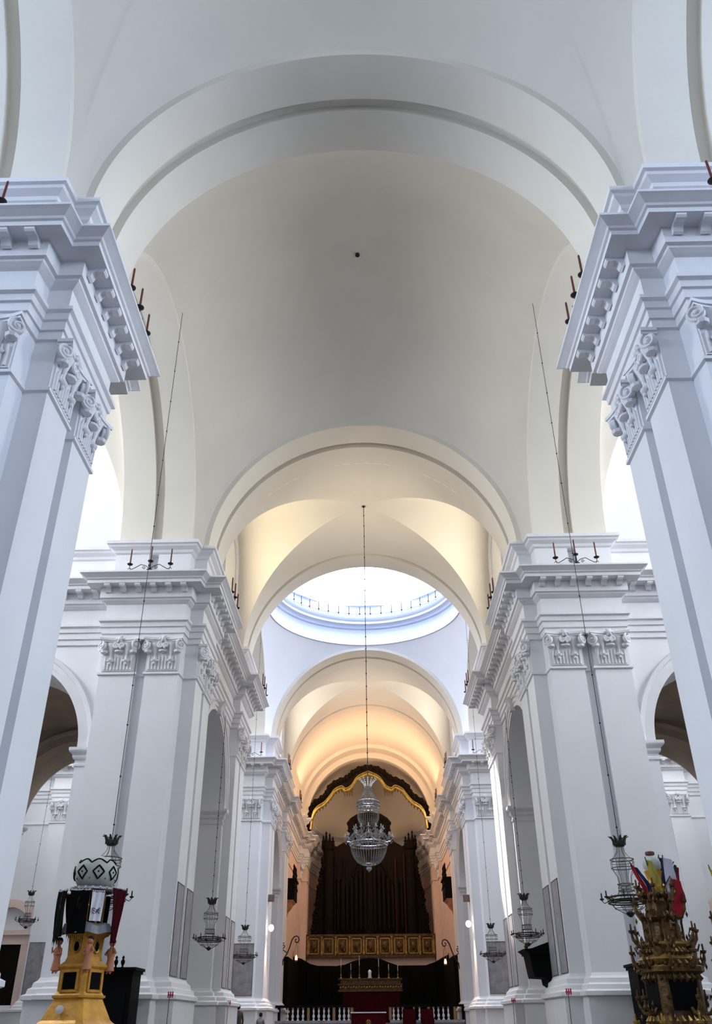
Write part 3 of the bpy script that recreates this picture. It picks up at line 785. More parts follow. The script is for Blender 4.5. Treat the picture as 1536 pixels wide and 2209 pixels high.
for z, q in ((-2.08, .60), (-2.16, .60), (-2.74, .20)): mb.ring((0, 0, z), q, .026, 40, 5)
mb.build('basket_band', 'silver', ch)
mb = MB(); strands(mb, [(.60, -2.16), (.575, -2.32), (.49, -2.52), (.36, -2.68), (.18, -2.75)], 40, .016); mb.build('basket_strands', 'crystal', ch)
mb = MB(); mb.lathe([(.02, -2.72), (.10, -2.74), (.05, -2.79), (.09, -2.83), (.09, -2.88), (.03, -2.93), (.005, -2.97)], n=14); mb.build('bottom_finial', 'crystal', ch)

# ---------------------------------------------------------------- left processional candle tower
def flagmesh(wd, ht, wav=.03, taper=1.0, n=10):
    mb = MB(); rows = []
    for i in range(n+1):
        t = i/n; rows.append([((j/n-.5)*wd*(1-(1-taper)*t), wav*sin(j*1.3+i*.4), -ht*t) for j in range(n+1)])
    m_ = len(rows); mb.grid(rows); mb.grid([[(x, y+.012, z) for x, y, z in r_] for r_ in rows]); return mb
cl = empty('candle_tower', (-4.45, 15.0, 0), 'golden processional candle tower with banners and a patterned white globe', 'candle tower', rz=radians(-22))
def sqprof(mb, prof, cham=.18):
    """chamfered square tiers: profile (half width, z)"""
    rows = []
    for h, z in prof:
        c_ = h*cham; rows.append([(-h, -h+c_, z), (-h+c_, -h, z), (h-c_, -h, z), (h, -h+c_, z), (h, h-c_, z), (h-c_, h, z), (-h+c_, h, z), (-h, h-c_, z)])
    o = len(mb.v); mb.grid(rows, True); mb.f.append(tuple(range(o, o+8))[::-1]); e = o+8*(len(rows)-1); mb.f.append(tuple(range(e, e+8)))
mb = MB(); sqprof(mb, [(.62, 0), (.62, .12), (.55, .16), (.55, 1.0), (.62, 1.05), (.62, 1.15), (.52, 1.2), (.50, 1.45), (.56, 1.5)]); mb.build('lower_base', 'gold_paint', cl)
mb = MB(); sqprof(mb, [(.56, 1.5), (.55, 1.56), (.44, 1.62), (.40, 1.66), (.28, 1.94), (.31, 1.96), (.31, 1.99)]); mb.build('stepped_plinth', 'gold_paint', cl)
mb = MB(); sqprof(mb, [(.29, 1.99), (.26, 2.04), (.26, 2.33), (.30, 2.38), (.30, 2.41)])
for a in range(4):
    i0 = len(mb.v)      # raised window frame of the lower storey
    for (x0, x1, z0, z1) in ((-.17, -.13, 2.05, 2.31), (.13, .17, 2.05, 2.31), (-.17, .17, 2.03, 2.06), (-.17, .17, 2.30, 2.34)):
        mb.box(x0, x1, -.285, -.25, z0, z1)
    c_, s_ = cos(a*pi/2), sin(a*pi/2); mb.xf(lambda p: (p[0]*c_-p[1]*s_, p[0]*s_+p[1]*c_, p[2]), i0)
mb.build('lower_storey', 'gold_paint', cl)
mb = MB()
for a in range(4):
    i0 = len(mb.v); mb.add([(-.13, -.266, 2.07), (.13, -.266, 2.07), (.14, -.266, 2.27), (.11, -.266, 2.30), (-.11, -.266, 2.30), (-.14, -.266, 2.27)], [(0, 1, 2, 3, 4, 5)])
    c_, s_ = cos(a*pi/2), sin(a*pi/2); mb.xf(lambda p: (p[0]*c_-p[1]*s_, p[0]*s_+p[1]*c_, p[2]), i0)
mb.build('dark_opening', 'black', cl)
mb = MB(); sqprof(mb, [(.27, 2.41), (.22, 2.46), (.20, 2.52), (.21, 2.78), (.25, 2.84), (.27, 2.86), (.27, 2.89)]); mb.build('upper_storey', 'gold_paint', cl)
for a in (0, -1):
    mb = MB(); mb.tube([(.062*cos(t*pi/8), -.215, 2.66+.085*sin(t*pi/8)) for t in range(16)], .016, 5, True)
    if a: mb.xf(lambda p: (-p[1], p[0], p[2]))
    mb.build('oval_frame', 'gold', cl)
    mb = MB(); mb.add([(.055*cos(t*pi/8), -.212, 2.66+.075*sin(t*pi/8)) for t in range(16)], [tuple(range(16))])
    if a: mb.xf(lambda p: (-p[1], p[0], p[2]))
    mb.build('oval_niche', 'black', cl)
mb = MB(); mb.lathe([(.05, 0), (.07, .02), (.075, .035), (.02, .045)], (0, 0, 0), 12); mb.xf(lambda p: (p[0], -.37-p[2], 1.80+p[1]*.8)); mb.build('rosette', 'white_cloth', cl)
# little painted angels
for sx_, sy_ in ((-1, -1), (1, -1), (1, 1), (-1, 1)):
    cx, cy = sx_*.30, sy_*.28
    mb = MB(); mb.lathe([(.02, 2.31), (.075, 2.33), (.06, 2.42), (.05, 2.50), (.065, 2.56), (.06, 2.62), (.03, 2.66), (.028, 2.68)], (cx, cy, 0), 10)
    mb.ball((cx, cy, 2.725), .05, 10, 8)
    mb.tube([(cx+.05*sx_, cy, 2.63), (cx+.10*sx_, cy-.02, 2.58), (cx+.08*sx_, cy-.05, 2.65)], [.022, .018, .014], 6)
    mb.tube([(cx-.05*sx_, cy, 2.63), (cx-.09*sx_, cy-.03, 2.56), (cx-.03*sx_, cy-.07, 2.55)], [.022, .018, .014], 6)
    for q in (-1, 1): mb.tube([(cx+.03*q, cy, 2.34), (cx+.03*q, cy-.02, 2.29)], [.02, .014], 6)
    b = mb.build('angel_figure', 'skin', cl, 60)
    mb = MB(); mb.ball((cx, cy+.008, 2.745), .05, 10, 8); mb.build('hair', 'hair', b)
# grey draped tray
mb = MB(); rows = []
for h, z in ((.30, 2.98), (.38, 2.96), (.40, 2.90), (.41, 2.84)):
    rows.append([(h*(1+.05*cos(9*t*2*pi/48))*cos(t*2*pi/48), h*(1+.05*cos(9*t*2*pi/48))*sin(t*2*pi/48), z+.02*cos(6*t*2*pi/48)) for t in range(48)])
mb.grid(rows, True); mb.f.append(tuple(range(48))); mb.build('draped_tray', 'grey_cloth', cl)
for a in range(8):
    t = pi/8+a*pi/4; mb = MB()
    mb.lathe([(.035, 2.96), (.022, 3.0), (.02, 3.2), (.026, 3.24), (.02, 3.28), (.02, 3.46), (.04, 3.5)], (.2*cos(t), .2*sin(t), 0), 10); mb.build('column', 'gold', cl)
mb = MB(); mb.lathe([(.09, 2.96), (.09, 3.5)], n=12); mb.build('inner_drum', 'black', cl)
mb = MB(); mb.lathe([(.34, 3.46), (.38, 3.48), (.38, 3.51), (.30, 3.54), (.24, 3.56)], n=28)
for k in range(20): mb.ball((.36*cos(k*pi/10), .36*sin(k*pi/10), 3.5), .028, 6, 4)
mb.build('gallery', 'silver', cl)
mb = MB(); mb.lathe([(.20, 3.50), (.28, 3.57), (.335, 3.66), (.35, 3.75), (.335, 3.84), (.285, 3.92), (.2, 3.98), (.1, 4.01), (.005, 4.02)], n=36)
M['globe_cloth'] = mat('grey_white_globe_cloth', (.42, .45, .42), .85)
globe = mb.build('globe', 'globe_cloth', cl, 60)
def gr(z):
    P = [(.20, 3.50), (.28, 3.57), (.335, 3.66), (.35, 3.75), (.335, 3.84), (.285, 3.92), (.2, 3.98), (.1, 4.01), (.005, 4.02)]
    for (a, za), (b, zb) in zip(P, P[1:]):
        if za <= z <= zb: return a+(b-a)*(z-za)/(zb-za)
    return .1
mb = MB()
for k in range(8):
    a0 = 2*pi*k/8; D = []
    for dx, dz in ((0, .095), (.26, 0), (0, -.11), (-.26, 0)): D.append((a0+dx, 3.74+dz))
    pts = []
    for i in range(4):
        for j in range(5):
            t = j/5; aa = D[i][0]+(D[(i+1) % 4][0]-D[i][0])*t; z = D[i][1]+(D[(i+1) % 4][1]-D[i][1])*t; q = gr(z)+.004; pts.append((q*cos(aa), q*sin(aa), z))
    mb.tube(pts, .014, 5, True); q = gr(3.74)+.004; mb.ball((q*cos(a0), q*sin(a0), 3.74), .014, 6, 4)
    pts = []
    for j in range(9):
        t = j/8; z = 3.88+.06*abs(cos(t*pi)); aa = a0+pi/8+(t-.5)*pi/4; q = gr(z)+.004; pts.append((q*cos(aa), q*sin(aa), z))
    mb.tube(pts, .013, 5); mb.ball(((gr(3.64)+.004)*cos(a0+pi/8), (gr(3.64)+.004)*sin(a0+pi/8), 3.64), .010, 6, 4)
mb.build('diamond_ribbon', 'black', globe)
# banners hanging round the tower
for k, (ang, m_, wd, ht, zt) in enumerate([(-100, 'black_cloth', .34, .62, 3.44), (-140, 'black_cloth', .34, .66, 3.44), (-176, 'black_cloth', .34, .62, 3.46), (-62, 'white_cloth', .20, .42, 3.42), (-20, 'red_cloth', .34, .78, 3.48), (20, 'black_cloth', .34, .7, 3.45), (90, 'black_cloth', .36, .6, 3.44), (150, 'red_cloth', .34, .6, 3.44)]):
    a = radians(ang+22); mb = flagmesh(wd, ht, .014, .35 if m_ == 'red_cloth' else .9)
    c_, s_ = cos(a), sin(a); RR = .50 if k in (1, 2, 4) else .42
    mb.xf(lambda p: (RR*c_ - p[0]*s_*1.0 + p[1]*c_, RR*s_ + p[0]*c_ + p[1]*s_, p[2]+zt))
    b = mb.build('banner', m_, cl, 60)
    mb = MB(); P0 = (RR*c_+wd*.52*s_, RR*s_-wd*.52*c_, zt+.01); P1 = (RR*c_-wd*.52*s_, RR*s_+wd*.52*c_, zt+.01)
    mb.tube([P0, P1], .012, 5)
    for j in range(6):
        t = (j+.5)/6; mb.ball(tuple(P0[i]+(P1[i]-P0[i])*t for i in range(3)), .02, 6, 4)
    mb.build('banner_rod', 'silver', b)
    if m_ == 'black_cloth':
        mb = MB()
        for j in range(9):
            t = (j+.5)/9-.5; L = .05+.04*(j % 3); mb.octa((RR*c_-wd*.9*t*s_, RR*s_+wd*.9*t*c_, zt-ht-L*.5), .008, L)
        mb.build('fringe', 'black_cloth', b)
        mb = MB(); mb.lathe([(.015, -.08), (.03, -.02), (.02, .04), (.03, .08), (.008, .12)], n=8); mb.xf(lambda p: ((RR+.02)*c_-p[0]*s_, (RR+.02)*s_+p[0]*c_, p[2]+zt-.2)); mb.build('emblem', 'dark_gold', b)
    if m_ == 'white_cloth':
        mb = MB()
        for j in range(3): mb.tube([((RR+.02)*c_-(t*.018-.07)*s_, (RR+.02)*s_+(t*.018-.07)*c_, zt-.25-j*.025+.015*sin(t*1.2+j)) for t in range(8)], .006, 4)
        mb.build('emblem', 'line', b)

# ---------------------------------------------------------------- right candle tower with flags
def gilded_tower(loc, label, flags=True, s=1.0, rz=0):
    t = empty('candle_tower', loc, label, 'candle tower', rz=rz)
    def tier(name, prof, m='dark_gold', cham=.25):
        mb = MB(); sqprof(mb, prof, cham); return mb.build(name, m, t)
    tier('lower_base', [(.60, 0), (.60, .2), (.52, .25), (.50, 1.1), (.56, 1.15), (.56, 1.3), (.46, 1.36)])
    b = tier('lantern_storey', [(.46, 1.36), (.42, 1.5), (.34, 1.62), (.32, 1.66), (.32, 2.16), (.38, 2.2), (.38, 2.26)])
    mb = MB()
    for a in range(4):
        i0 = len(mb.v); mb.add([(-.19, -.328, 1.72), (.19, -.328, 1.72), (.21, -.328, 2.10), (-.21, -.328, 2.10)], [(0, 1, 2, 3)])
        c_, s_ = cos(a*pi/2), sin(a*pi/2); mb.xf(lambda p: (p[0]*c_-p[1]*s_, p[0]*s_+p[1]*c_, p[2]), i0)
    mb.build('dark_opening', 'black', b)
    tier('carved_tier', [(.38, 2.26), (.30, 2.30), (.36, 2.36), (.26, 2.46), (.24, 2.50), (.30, 2.55), (.30, 2.58)], 'gold')
    tier('column_tier', [(.22, 2.58), (.20, 2.62), (.19, 2.84), (.24, 2.88), (.26, 2.90), (.26, 2.94)])
    tier('upper_tier', [(.20, 2.94), (.16, 2.98), (.14, 3.16), (.19, 3.20), (.19, 3.24)])
    mb = MB(); mb.lathe([(.10, 3.24), (.15, 3.28), (.16, 3.34), (.12, 3.38), (.10, 3.44), (.12, 3.52), (.135, 3.56)], n=20); mb.build('top_vase', 'gold_paint', t, 50)
    mb = MB(); mb.lathe([(.10, 3.56), (.13, 3.60), (.135, 3.68), (.11, 3.74), (.06, 3.77)], n=18); mb.build('white_globe', 'globe_cloth', t, 50)
    mb = MB(); mb.lathe([(.065, 3.79), (.07, 3.80), (.07, 3.83), (.06, 3.84)], n=16); mb.build('globe_cap', 'candle', t)
    # columns, scrolls, candle branches
    for a in range(8):
        th = pi/8+a*pi/4; mb = MB(); mb.lathe([(.03, 2.58), (.018, 2.62), (.018, 2.84), (.03, 2.88)], (.27*cos(th), .27*sin(th), 0), 8); mb.build('column', 'dark_gold', t)
    for lev, (z, R0, R1, n, mm) in enumerate(((1.45, .42, .64, 8, 'gold'), (1.75, .33, .52, 8, 'dark_gold'), (2.32, .34, .50, 8, 'dark_gold'), (2.60, .26, .47, 8, 'dark_gold'), (2.98, .18, .38, 8, 'dark_gold'), (3.20, .17, .30, 6, 'dark_gold'))):
        for k in range(n):
            th = 2*pi*k/n+.2*lev; c_, s_ = cos(th), sin(th); mb = MB()
            pts = [(R0+(R1-R0)*q, z+dz) for q, dz in ((0, 0), (.3, -.08), (.65, -.06), (.95, .03), (1.0, .12), (.8, .15), (.72, .09))]
            mb.tube([(q*c_, q*s_, zz) for q, zz in pts], [.03, .032, .028, .024, .018, .014, .01], 6)
            mb.lathe([(.01, 0), (.04, .02), (.045, .05), (.015, .055), (.013, .13), (.003, .14)], (R1*c_, R1*s_, z+.10), 8)
            for j in range(5):
                q = R0+(R1-R0)*rnd.random(); mb.octa((q*c_+rnd.uniform(-.03, .03), q*s_+rnd.uniform(-.03, .03), z+rnd.uniform(-.12, .06)), .022, .05)
            mb.build('branch', mm, t)
    for lev, (z, R0, n) in enumerate(((2.12, .36, 26), (2.45, .30, 34), (2.92, .24, 24), (3.22, .18, 18), (1.60, .38, 30), (2.30, .37, 26))):
        mb = MB()
        for k in range(n):
            th = 2*pi*k/n; mb.tube([(R0*cos(th), R0*sin(th), z-.05), ((R0+.05)*cos(th+.05), (R0+.05)*sin(th+.05), z), ((R0+.02)*cos(th), (R0+.02)*sin(th), z+.06)], [.02, .026, .006], 5)
        mb.build('leaf_garland', 'gold' if lev == 4 else 'dark_gold', t)
    for k in range(4):
        th = pi/4+k*pi/2; cx, cy = .36*cos(th), .36*sin(th); mb = MB()
        mb.lathe([(.02, 2.26), (.06, 2.30), (.05, 2.36), (.07, 2.42), (.06, 2.50), (.03, 2.53)], (cx, cy, 0), 10); mb.ball((cx, cy, 2.575), .045, 10, 8)
        mb.tube([(cx, cy, 2.49), (cx*1.25, cy*1.25, 2.46), (cx*1.35, cy*1.35, 2.54)], [.022, .018, .012], 6)
        mb.build('angel_figure', 'dark_gold', t, 60)
    if flags:
        for (dx, zt, lean, L, cols, yo) in flags:
            f = MB(); f.tube([(dx*.25, yo, 3.30), (dx, yo-.05, zt)], .008, 5); p = f.build('flag_pole', 'iron', t)
            ncol = len(cols)
            for ci, cm in enumerate(cols):
                rows = []
                for i in range(9):
                    u = i/8
                    # cloth hangs from the upper part of the pole and gathers at the foot
                    x0 = dx - (dx-dx*.25)*u*.7; z0 = zt-.03-(zt-3.30)*u*.55
                    rows.append([(x0+(lean*(ci+j/4)/ncol)*(.35+.65*(1-abs(u-.45))), yo-.05+.02*sin(j*1.7+i*.8+ci), z0-L*u*.75-.04*(ci+j/4)) for j in range(5)])
                mb = MB(); mb.grid(rows); mb.build('flag_stripe', cm, p, 60)
    return t
for n_, c_ in (('f_red', (.30, .01, .02)), ('f_navy', (.015, .03, .10)), ('f_yellow', (.36, .30, .05)), ('f_white', (.48, .50, .56)), ('f_green', (.015, .05, .03)), ('f_magenta', (.22, .01, .05)), ('f_blue', (.06, .13, .28))):
    M[n_] = mat(n_[2:]+'_flag_cloth', c_, .85)
gilded_tower((4.43, 14.0, 0), 'dark gilded candle tower topped by flags beside the right pier', [
    (-.40, 3.68, .20, .45, ('f_red', 'f_navy'), -.05), (-.16, 3.74, .16, .42, ('f_yellow',), -.10), (.14, 3.80, .20, .60, ('f_navy', 'f_blue'), .05),
    (.10, 3.76, .20, .86, ('f_white',), -.16), (.36, 3.70, .10, .42, ('f_green', 'f_magenta'), .04), (.14, 3.46, .22, .55, ('f_red',), -.20)], rz=radians(8))
gilded_tower((6.3, 16.0, 0), 'second gilded candle tower half out of frame at the right edge', [
    (-.42, 3.90, .14, .6, ('f_yellow', 'f_magenta', 'f_navy'), -.05), (.3, 3.9, .14, .5, ('f_green', 'f_white'), .05)], rz=radians(20))

# ---------------------------------------------------------------- black confessionals
def confessional(x, y, label):
    r = empty('confessional', (x, y, 0), label, 'confessional', 'black confessionals against the piers')
    mb = MB(); mb.box(-.42, .42, -.35, .45, .1, 2.62); mb.box(-.48, .48, -.42, .48, 0, .12); mb.build('body', 'black', r)
    mb = MB(); mb.box(-.46, .46, -.40, .47, 2.62, 2.68); mb.box(-.50, .50, -.45, .49, 2.68, 2.74); mb.build('cornice', 'black', r)
    mb = MB(); mb.box(-.30, .30, -.37, -.34, .4, 2.3); mb.box(-.26, .26, -.385, -.36, .5, 1.2); mb.build('door', 'black', r)
    for q in (-.07, .09):
        mb = MB(); mb.lathe([(.04, 2.74), (.02, 2.78), (.045, 2.84), (.05, 2.88), (.02, 2.93), (.035, 2.96), (.005, 3.0)], (q, -.1, 0), 10); mb.build('finial', 'black', r)
confessional(-5.86, 22.5, 'black wooden confessional with two finials beside the golden candle tower')
confessional(6.60, 22.5, 'black confessional behind the dark gilded candle tower')

# black hanging pulpit canopy on the right
r = empty('pulpit', (5.02, 26.3, 2.6), 'black draped pulpit sticking out beyond the large right pier', 'pulpit')
mb = MB()
out = [(-.04, .0), (-.52, .12), (-.72, .74), (-.66, .80), (-.42, .74), (0, .90)]
mb.add([(x, .02, z) for x, z in [(0, -.2), (-.12, -.12), (-.14, .02), (-.5, .04), (-.58, .6), (-.74, .72), (-.5, .74), (0, .9)]] + [(x, 1.1, z) for x, z in [(0, -.2), (-.12, -.12), (-.14, .02), (-.5, .04), (-.58, .6), (-.74, .72), (-.5, .74), (0, .9)]],
       [tuple(range(8)), tuple(range(8, 16))[::-1]] + [(i, (i+1) % 8, 8+(i+1) % 8, 8+i) for i in range(8)])
mb.build('body', 'black', r)
mb = MB(); mb.box(-.62, .0, -.03, 1.15, .60, .66); mb.build('ledge', 'black', r)
mb = MB(); mb.lathe([(.02, .72), (.05, .76), (.06, .80), (.03, .84), (.05, .87), (.005, .9)], (-.62, .2, 0), 8); mb.build('finial', 'dark_gold', r)

# ---------------------------------------------------------------- wall lamps and loudspeakers beyond the dome
M['lamp'] = mat('lit_bulb', (1, .9, .8), .3, emit=(1.0, .82, .66), es=14)
M['flame'] = mat('red_lit_glass', (.9, .2, .1), .3, emit=(1.0, .30, .18), es=5)
M['speaker'] = mat('brown_speaker', (.17, .10, .09), .6)
for sx, s in ((-1, 'left'), (1, 'right')):
    y = 45.4
    r = empty('wall_lamp', (sx*4.98, y, 5.72 if sx > 0 else 5.62), f'glowing wall lamp on the {s} pilaster beyond the dome', 'lamp')
    mb = MB(); mb.tube([(0, 0, .0), (-sx*.12, 0, .06), (-sx*.2, 0, .0)], .015, 6); mb.lathe([(.05, -.03), (.05, .03)], (0, 0, 0), 8); mb.build('bracket', 'brass', r)
    mb = MB(); mb.ball((-sx*.2, 0, -.05), .125, 14, 10, 1.2); mb.build('bulb', 'lamp', r)
    l = bpy.data.lights.new('wall_lamp_light', 'SPOT'); l.energy = 420; l.color = (1, .66, .42); l.spot_size = radians(70); l.spot_blend = .8; l.shadow_soft_size = .05
    o = bpy.data.objects.new('wall_lamp_light', l); COL.objects.link(o); o.location = (sx*4.76, y, 5.35)
    r = empty('loudspeaker', (sx*4.86, 45.6 if sx < 0 else 46.4, 6.95), f'small brown loudspeaker high on the {s} pilaster above a wall lamp', 'loudspeaker')
    mb = MB(); mb.box(-.17, .17, -.14, .14, -.16, .16); i0 = 0
    mb.xf(lambda p: (p[0]*(1-.15*(p[1] > 0)), p[1], p[2]-.05*(p[1] < 0))); mb.build('cabinet', 'speaker', r)
    mb = MB(); mb.box(-.13, .13, -.155, -.14, -.17, .08); mb.build('grille', 'speaker', r)

# scroll brackets with sanctuary lamps
for sx, s in ((-1, 'left'), (1, 'right')):
    dz = 0 if sx < 0 else -.25
    r = empty('sanctuary_lamp', (sx*5.0, 54.0, 5.0+dz), f'wrought iron scroll bracket with a small red sanctuary lamp, {s} of the choir stalls', 'lamp')
    mb = MB(); f = lambda q, z: (-sx*(q-.0), 0, z)
    mb.tube([f(q, z) for q, z in ((0, -.6), (.05, -.3), (.27, .03), (.40, .35), (.50, .67), (.62, .84), (.76, .90), (.88, .84), (.92, .68), (.84, .56), (.72, .58), (.70, .70), (.78, .74))], .035, 6)
    mb.tube([f(.0+.17*(1-k/18)*cos(k*.55+1.2)+.02, .38+.17*(1-k/18)*sin(k*.55+1.2)) for k in range(18)], .026, 6)
    mb.tube([f(q, z) for q, z in ((.27, .03), (.12, .12), (-.02, .22), (-.1, .3))], .026, 6)
    mb.tube([f(-.02+.13*(1-k/16)*cos(k*.55), -.42+.13*(1-k/16)*sin(k*.55)) for k in range(16)], .022, 6)
    mb.build('scroll_bracket', 'iron', r)
    mb = MB()
    for q in (-.07, .07): mb.tube([f(.78, .56), f(.78+q, .2), f(.78+q*.9, -.22)], .012, 4)
    mb.lathe([(.03, .0), (.09, .03), (.10, .08), (.05, .10)], (-sx*.78, 0, -.42), 10); mb.build('lamp_holder', 'brass', r)
    mb = MB(); mb.lathe([(.03, -.36), (.075, -.30), (.07, -.20), (.02, -.08)], (-sx*.78, 0, 0), 10); mb.build('red_glass', 'flame', r)

# carved tribunes on the chancel walls
for sx, s in ((-1, 'left'), (1, 'right')):
    r = empty('carved_tribune', (sx*5.2, 57.4, 8.1), f'dark carved wooden tribune on the {s} chancel wall beside the organ', 'tribune')
    mb = MB(); mb.box(min(0, -sx*.58), max(0, -sx*.58), -1.0, 1.0, 0, 1.1); mb.box(min(0, -sx*.66), max(0, -sx*.66), -1.08, 1.08, 1.1, 1.2); mb.build('body', 'wood', r)
    mb = MB()
    for k in range(5): mb.lathe([(.06, 1.2), (.09, 1.3), (.05, 1.45), (.08, 1.6), (.03, 1.8), (.05, 1.9), (.01, 2.05)], (-sx*.5, -.9+.45*k, 0), 8)
    mb.build('carved_crest', 'wood', r)
    mb = MB(); mb.tube([(-sx*.55, -1.0, .75), (-sx*.72, -1.1, .6), (-sx*.8, -1.15, .35)], [.05, .04, .02], 6); mb.build('branch', 'wood', r)
    mb = MB(); rows = []
    for q, z in ((.05, -.9), (.12, -.6), (.30, -.35), (.38, -.18), (.52, -.05), (.52, 0)):
        rows.append([(-sx*q, -.2-q*1.4, z), (-sx*q, .2+q*1.4, z)]); 
    mb.grid(rows); mb.grid([[(0, -.2-q*1.4, z), (-sx*q, -.2-q*1.4, z)] for q, z in ((.05, -.9), (.12, -.6), (.30, -.35), (.38, -.18), (.52, -.05), (.52, 0))])
    M['orange_marble'] = M.get('orange_marble') or mat('orange_veined_marble', (.62, .30, .16), .5, noise=.3, scale=4)
    mb.build('marble_console', 'orange_marble', r)

# ---------------------------------------------------------------- organ, canopy, stalls, altar
org = empty('pipe_organ', (0, 67.5, 5.5), 'tall dark carved organ case with two pinnacled towers behind the chandelier', 'organ')
Z0 = 5.5
half = [(0, 15.5), (.9, 15.35), (1.4, 15.05), (1.7, 14.7), (1.3, 14.3), (1.5, 13.8), (1.9, 13.3), (2.45, 13.0), (2.6, 12.9)]
def extrude(mb, pts, y0, y1):
    n = len(pts); mb.add([(x, y0, z) for x, z in pts] + [(x, y1, z) for x, z in pts], [tuple(range(n)), tuple(range(n, 2*n))[::-1]] + [(i, (i+1) % n, n+(i+1) % n, n+i) for i in range(n)])
mb = MB(); side = [(3.3, 12.9), (3.35, 12.0), (3.6, 11.0), (3.7, 10.6), (3.95, 9.9), (4.0, 9.2), (3.9, 8.4), (4.2, 7.9), (4.25, 7.0)]
full = [(-x, z-Z0) for x, z in (half+side)][::-1] + [(x, z-Z0) for x, z in (half+side)[1:]]
extrude(mb, full, 0, .9); mb.build('case', 'wood', org)
for sx in (-1, 1):
    mb = MB(); mb.lathe([(.42, 1.4), (.48, 1.5), (.42, 1.6), (.42, 7.2), (.52, 7.3), (.56, 7.5), (.4, 7.6), (.36, 7.9)], (sx*3.05, .1, 0), 12, 1, .8)
    for k, (dx, h) in enumerate(((-.36, .35), (-.12, .6), (.15, .75), (.36, .45))):
        mb.lathe([(.10, 7.5), (.15, 7.6), (.10, 7.75), (.14, 7.85), (.05, 7.6+h), (.09, 7.66+h), (.01, 7.85+h)], (sx*(3.1+dx), -.1, 0), 8)
    mb.build('tower', 'wood', org)
    mb = MB()
    for k in range(7):
        x = sx*(.35+k*.33); top = 6.2-.35*k if k < 5 else 5.2; mb.lathe([(.02, 1.6), (.10, 1.9), (.12, top), (.11, top)], (x, -.12, 0), 10)
    M['pipe'] = M.get('pipe') or mat('darkened_organ_pipe', (.006, .004, .0035), .5, 0)  # pipe colour lowered to near black against the strong chancel light
    mb.build('organ_pipes', 'pipe', org)['kind'] = 'stuff'
    mb = MB(); mb.tube([(sx*1.9, -.14, 1.6), (sx*1.9, -.14, 6.6)], .06, 8); mb.tube([(sx*2.55, -.14, 1.6), (sx*2.55, -.14, 6.9)], .06, 8)
    mb.build('slim_column', 'column_red' if sx > 0 else 'wood', org)
    mb = MB()
    for k in range(22):
        t = k/21; x = sx*(3.4+.75*t+rnd.uniform(-.05, .1)); mb.ball((x, -.1, 6.6-5.0*t), .13+.07*rnd.random(), 6, 5)
    mb.build('side_carving', 'wood', org)
mb = MB(); mb.tube(arc_pts((0, 5.4), 1.25, 0, pi, 24, lambda x, z: (x, -.1, z)), .09, 6)
for k in range(15): mb.ball((1.5*cos(pi*k/14), -.1, 8.6+1.1*sin(pi*k/14)), .16, 6, 5)
for sx in (-1, 1): mb.lathe([(.14, 7.6), (.22, 7.9), (.12, 8.3), (.2, 8.6), (.24, 8.9), (.1, 9.3)], (sx*1.25, -.1, 0), 8)
mb.build('central_crest', 'wood', org)

gal = empty('organ_gallery', (0, 66.4, 5.5), 'gilded panelled organ gallery front above the dark choir stalls', 'gallery')
mb = MB(); mb.box(-4.55, 4.55, 0, .5, 0, .12); mb.box(-4.5, 4.5, .05, .45, .12, 1.32); mb.box(-4.6, 4.6, -.06, .5, 1.32, 1.46); mb.build('parapet', 'dark_gold', gal)
for k in range(9):
    x = -4.0+k; mb = MB()
    for (a, b, c_, d) in ((-.36, -.30, .22, 1.22), (.30, .36, .22, 1.22), (-.36, .36, .22, .28), (-.36, .36, 1.16, 1.22)): mb.box(x+a, x+b, -.01, .06, c_, d)
    mb.build('panel_frame', 'gold', gal)
    mb = MB(); mb.ball((x, .02, .72), .2, 10, 8, 1.4); mb.lathe([(.04, .3), (.1, .4), (.06, .6), (.09, .9), (.07, 1.0), (.02, 1.12)], (x+.12, 0, 0), 8); mb.xf(lambda p: (p[0], p[1]*.5, p[2])); mb.build('panel_relief', 'dark_gold', gal)
for k in range(10):
    x = -4.5+k; mb = MB(); mb.lathe([(.07, .14), (.09, .25), (.06, .4), (.08, .75), (.05, 1.1), (.09, 1.25), (.09, 1.32)], (x*.985, -.02, 0), 10); mb.build('gilt_pilaster', 'gold', gal)
mb = MB(); mb.box(-4.5, 4.5, .3, .5, -.75, 0); mb.build('cove_under_gallery', 'pink', gal)

# gilded scalloped canopy following the apse arch
can = empty('carved_canopy', (0, 66.15, 0), 'dark carved canopy with gold scalloped edge following the apse arch', 'canopy')
G = [(-4.36, 13.95), (-4.24, 14.86), (-3.91, 15.41), (-3.34, 15.77), (-2.86, 16.33), (-2.57, 16.7), (-2.04, 16.93), (-1.75, 16.75), (-1.31, 16.97), (-.82, 17.63), (0, 18.01)]
D = [(-4.62, 13.95), (-4.58, 14.95), (-4.28, 15.87), (-3.73, 16.24), (-3.21, 16.71), (-2.97, 17.18), (-2.38, 17.55), (-1.8, 17.74), (-1.21, 18.21), (-.62, 18.5), (0, 18.59)]
def smooth(P, n=5):
    out = []
    for i in range(len(P)-1):
        p0 = P[max(0, i-1)]; p1 = P[i]; p2 = P[i+1]; p3 = P[min(len(P)-1, i+2)]
        for j in range(n):
            t = j/n; out.append(tuple(.5*((2*p1[k])+(-p0[k]+p2[k])*t+(2*p0[k]-5*p1[k]+4*p2[k]-p3[k])*t*t+(-p0[k]+3*p1[k]-3*p2[k]+p3[k])*t**3) for k in (0, 1)))
    return out+[P[-1]]
g, d_ = smooth(G), smooth(D)
g2 = g+[(-x, z) for x, z in g[::-1][1:]]; d2 = d_+[(-x, z) for x, z in d_[::-1][1:]]
